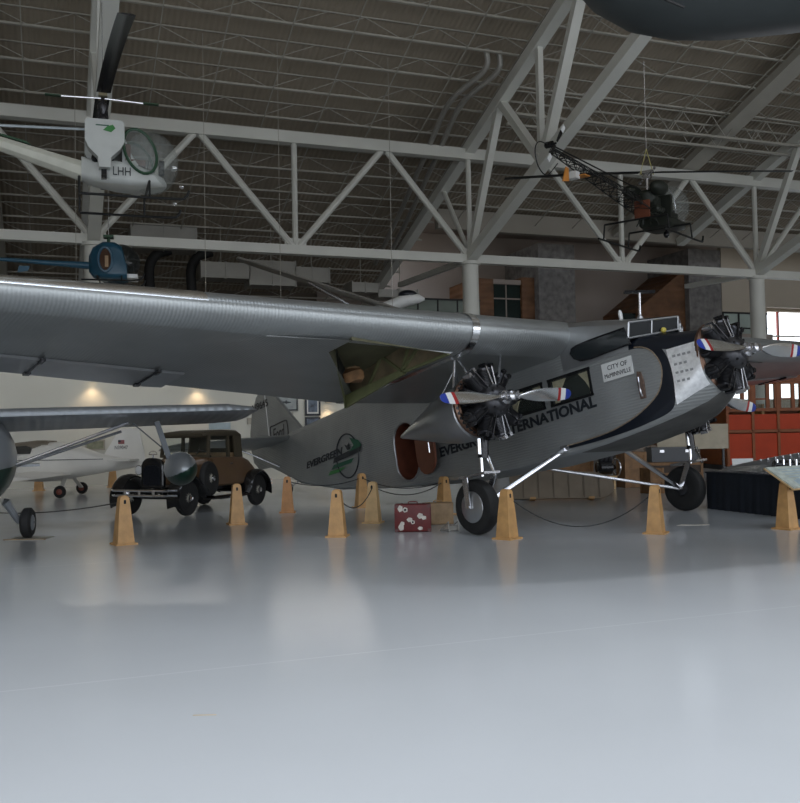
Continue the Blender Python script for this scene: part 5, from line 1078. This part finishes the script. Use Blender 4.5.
# ---- banked light aeroplane beyond the wing
G = thing('hanging_aeroplane', 'white strut-braced light aeroplane hung with its wing banked, beyond the silver wing', 'airplane', (.4, 33, 5.75))
def gl(p): return V(p) - V((.4, 33, 5.75))
g = MB(); R = []
ax = V((-5.75, 33, 7.88)); bx = V((3.4, 33, 4.72)); dw = (bx - ax).normalized(); nw = V((-dw.z, 0, dw.x)) * -1
if nw.z < 0: nw = -nw
for u, ch in ((0, .25), (.01, .8), (.06, 1.2), (.5, 1.3), (.94, 1.2), (.99, .8), (1, .25)):
    p = ax.lerp(bx, u); R.append([gl(p + V((0, -ch * .5 + c * ch, 0)) + nw * h_) for c, h_ in ((0, 0), (.05, .06), (.3, .1), (.7, .06), (1, 0), (.6, -.03), (.1, -.04))])
g.loft(R); g.build('wing', mat('aeroplane_cream', (.22, .21, .19), .4, 0, .06, 3), G)
g = MB(); g.tube([gl((-3.2, 32.7, 7.0)), gl((-.2, 32.8, 5.2))], .05, 8); g.tube([gl((-3.0, 33.3, 6.95)), gl((-.2, 33.3, 5.2))], .04, 8); g.build('wing_strut', STEEL, G)
g = MB(); R = []
for x, r, z in ((.95, .06, 6.62), (.75, .2, 6.64), (.4, .28, 6.62), (.0, .3, 6.5), (-.8, .28, 6.2), (-2.5, .12, 5.8)): R.append([gl((x, 33 + r * cos(2 * PI * j / 16), z - .3 + r * .8 * sin(2 * PI * j / 16))) for j in range(16)])
g.loft(R); g.build('fuselage', WHT, G)
g = MB(); g.ell(gl((.35, 33, 6.5)), (.34, .24, .16), 16, 10); g.build('canopy', NAVY, G)
cable(G, gl((-.2, 33, 6.2)), 6.4)
# ---- big dark hull overhead
K = thing('hanging_hull', 'large dark grey rounded aircraft hull hung overhead at the top right', 'airplane', (1.72, 8.85, 6.26))
g = MB(); g.lathe([(.01, 0), (.22, .05), (.40, .18), (.60, .42), (.78, .80), (.87, 1.25), (.9, 1.8), (.88, 2.6), (.8, 4), (.55, 6.0), (.2, 8), (.05, 8.4)], (0, 0, 0), (1, .28, .16), 40); g.build('hull', GUN, K, 60)
g = MB(); g.prism([(6.6, 2.1), (8.0, 2.1), (8.3, 3.4), (7.4, 3.3)], (0, 2.0, -.4), (1, .28, 0), (0, 0, 1), .1); g.build('tail_fin', GUN, K)
g = MB(); g.bar((.42, -.44, -.52), (1.0, -.33, -.72), .02, .02); g.build('panel_seam', DARK, K, 0)
cable(K, (1.6, .4, 1.05), 14); cable(K, (5.2, 1.4, 1.5), 14)
# ================================================================== light
wd = bpy.data.worlds.new('sky'); SC.world = wd; wd.use_nodes = True
nt = wd.node_tree; bg = nt.nodes['Background']
tc = nt.nodes.new('ShaderNodeTexCoord'); sx = nt.nodes.new('ShaderNodeSeparateXYZ'); nt.links.new(tc.outputs['Generated'], sx.inputs[0])
rp = nt.nodes.new('ShaderNodeValToRGB'); rp.color_ramp.elements[0].position = .0; rp.color_ramp.elements[0].color = (.88, .93, 1.0, 1)
rp.color_ramp.elements[1].position = .6; rp.color_ramp.elements[1].color = (.78, .87, 1.0, 1)
nt.links.new(sx.outputs['Z'], rp.inputs['Fac']); nt.links.new(rp.outputs['Color'], bg.inputs['Color']); bg.inputs['Strength'].default_value = 2.7
def portal(name, loc, rot, w, h):
    l = bpy.data.lights.new(name, 'AREA'); l.shape = 'RECTANGLE'; l.size = w; l.size_y = h; l.cycles.is_portal = True
    o = bpy.data.objects.new(name, l); COL.objects.link(o); o.location = loc; o.rotation_euler = rot
portal('window_portal', W(0, -42.4, 4.7), (rad(90), 0, A), 92, 8.6)
portal('added_skylight_portal', W(-11, -36.1, deckz(-36.1) + .4), (-math.atan(SL), 0, A), 46, 13)
portal('far_window_portal', W(35, 14.5, 6), (rad(-90), 0, A), 22, 5.8)
for k, lb in enumerate(('unseen fill light added over the open floor, the left one', 'unseen fill light added over the open floor, the middle one', 'unseen fill light added over the open floor, the right one')):
    o = thing('fill_floodlight', lb, 'lamp', W(-23 + 8 * k, -31.5, 21), (0, 0, A), 'added fill lights over the open floor')  # out-of-view spots, added to brighten the near floor
    g = MB(); g.lathe([(.12, .5), (.14, .3), (.42, -.05), (.42, -.08), (.38, -.08), (.1, .25)], (0, 0, 0), (0, 0, 1), 20); g.build('housing', JOIST, o)
    g = MB(); g.tube([(0, 0, .5), (0, 0, deckz(-31.5) - 21)], .02, 6); g.build('hanger', JOIST, o)
    l = bpy.data.lights.new('fill_spot', 'SPOT'); l.energy = 7900; l.color = (.93, .95, 1); l.spot_size = rad(56); l.spot_blend = 1; l.shadow_soft_size = .35
    lo = bpy.data.objects.new('fill_spot', l); COL.objects.link(lo); lo.parent = o; lo.location = (0, 0, -.02)
SC.view_settings.view_transform = 'Standard'; SC.view_settings.look = 'None'; SC.view_settings.gamma = 1; SC.view_settings.use_curve_mapping = False
SC.view_settings.exposure = 0
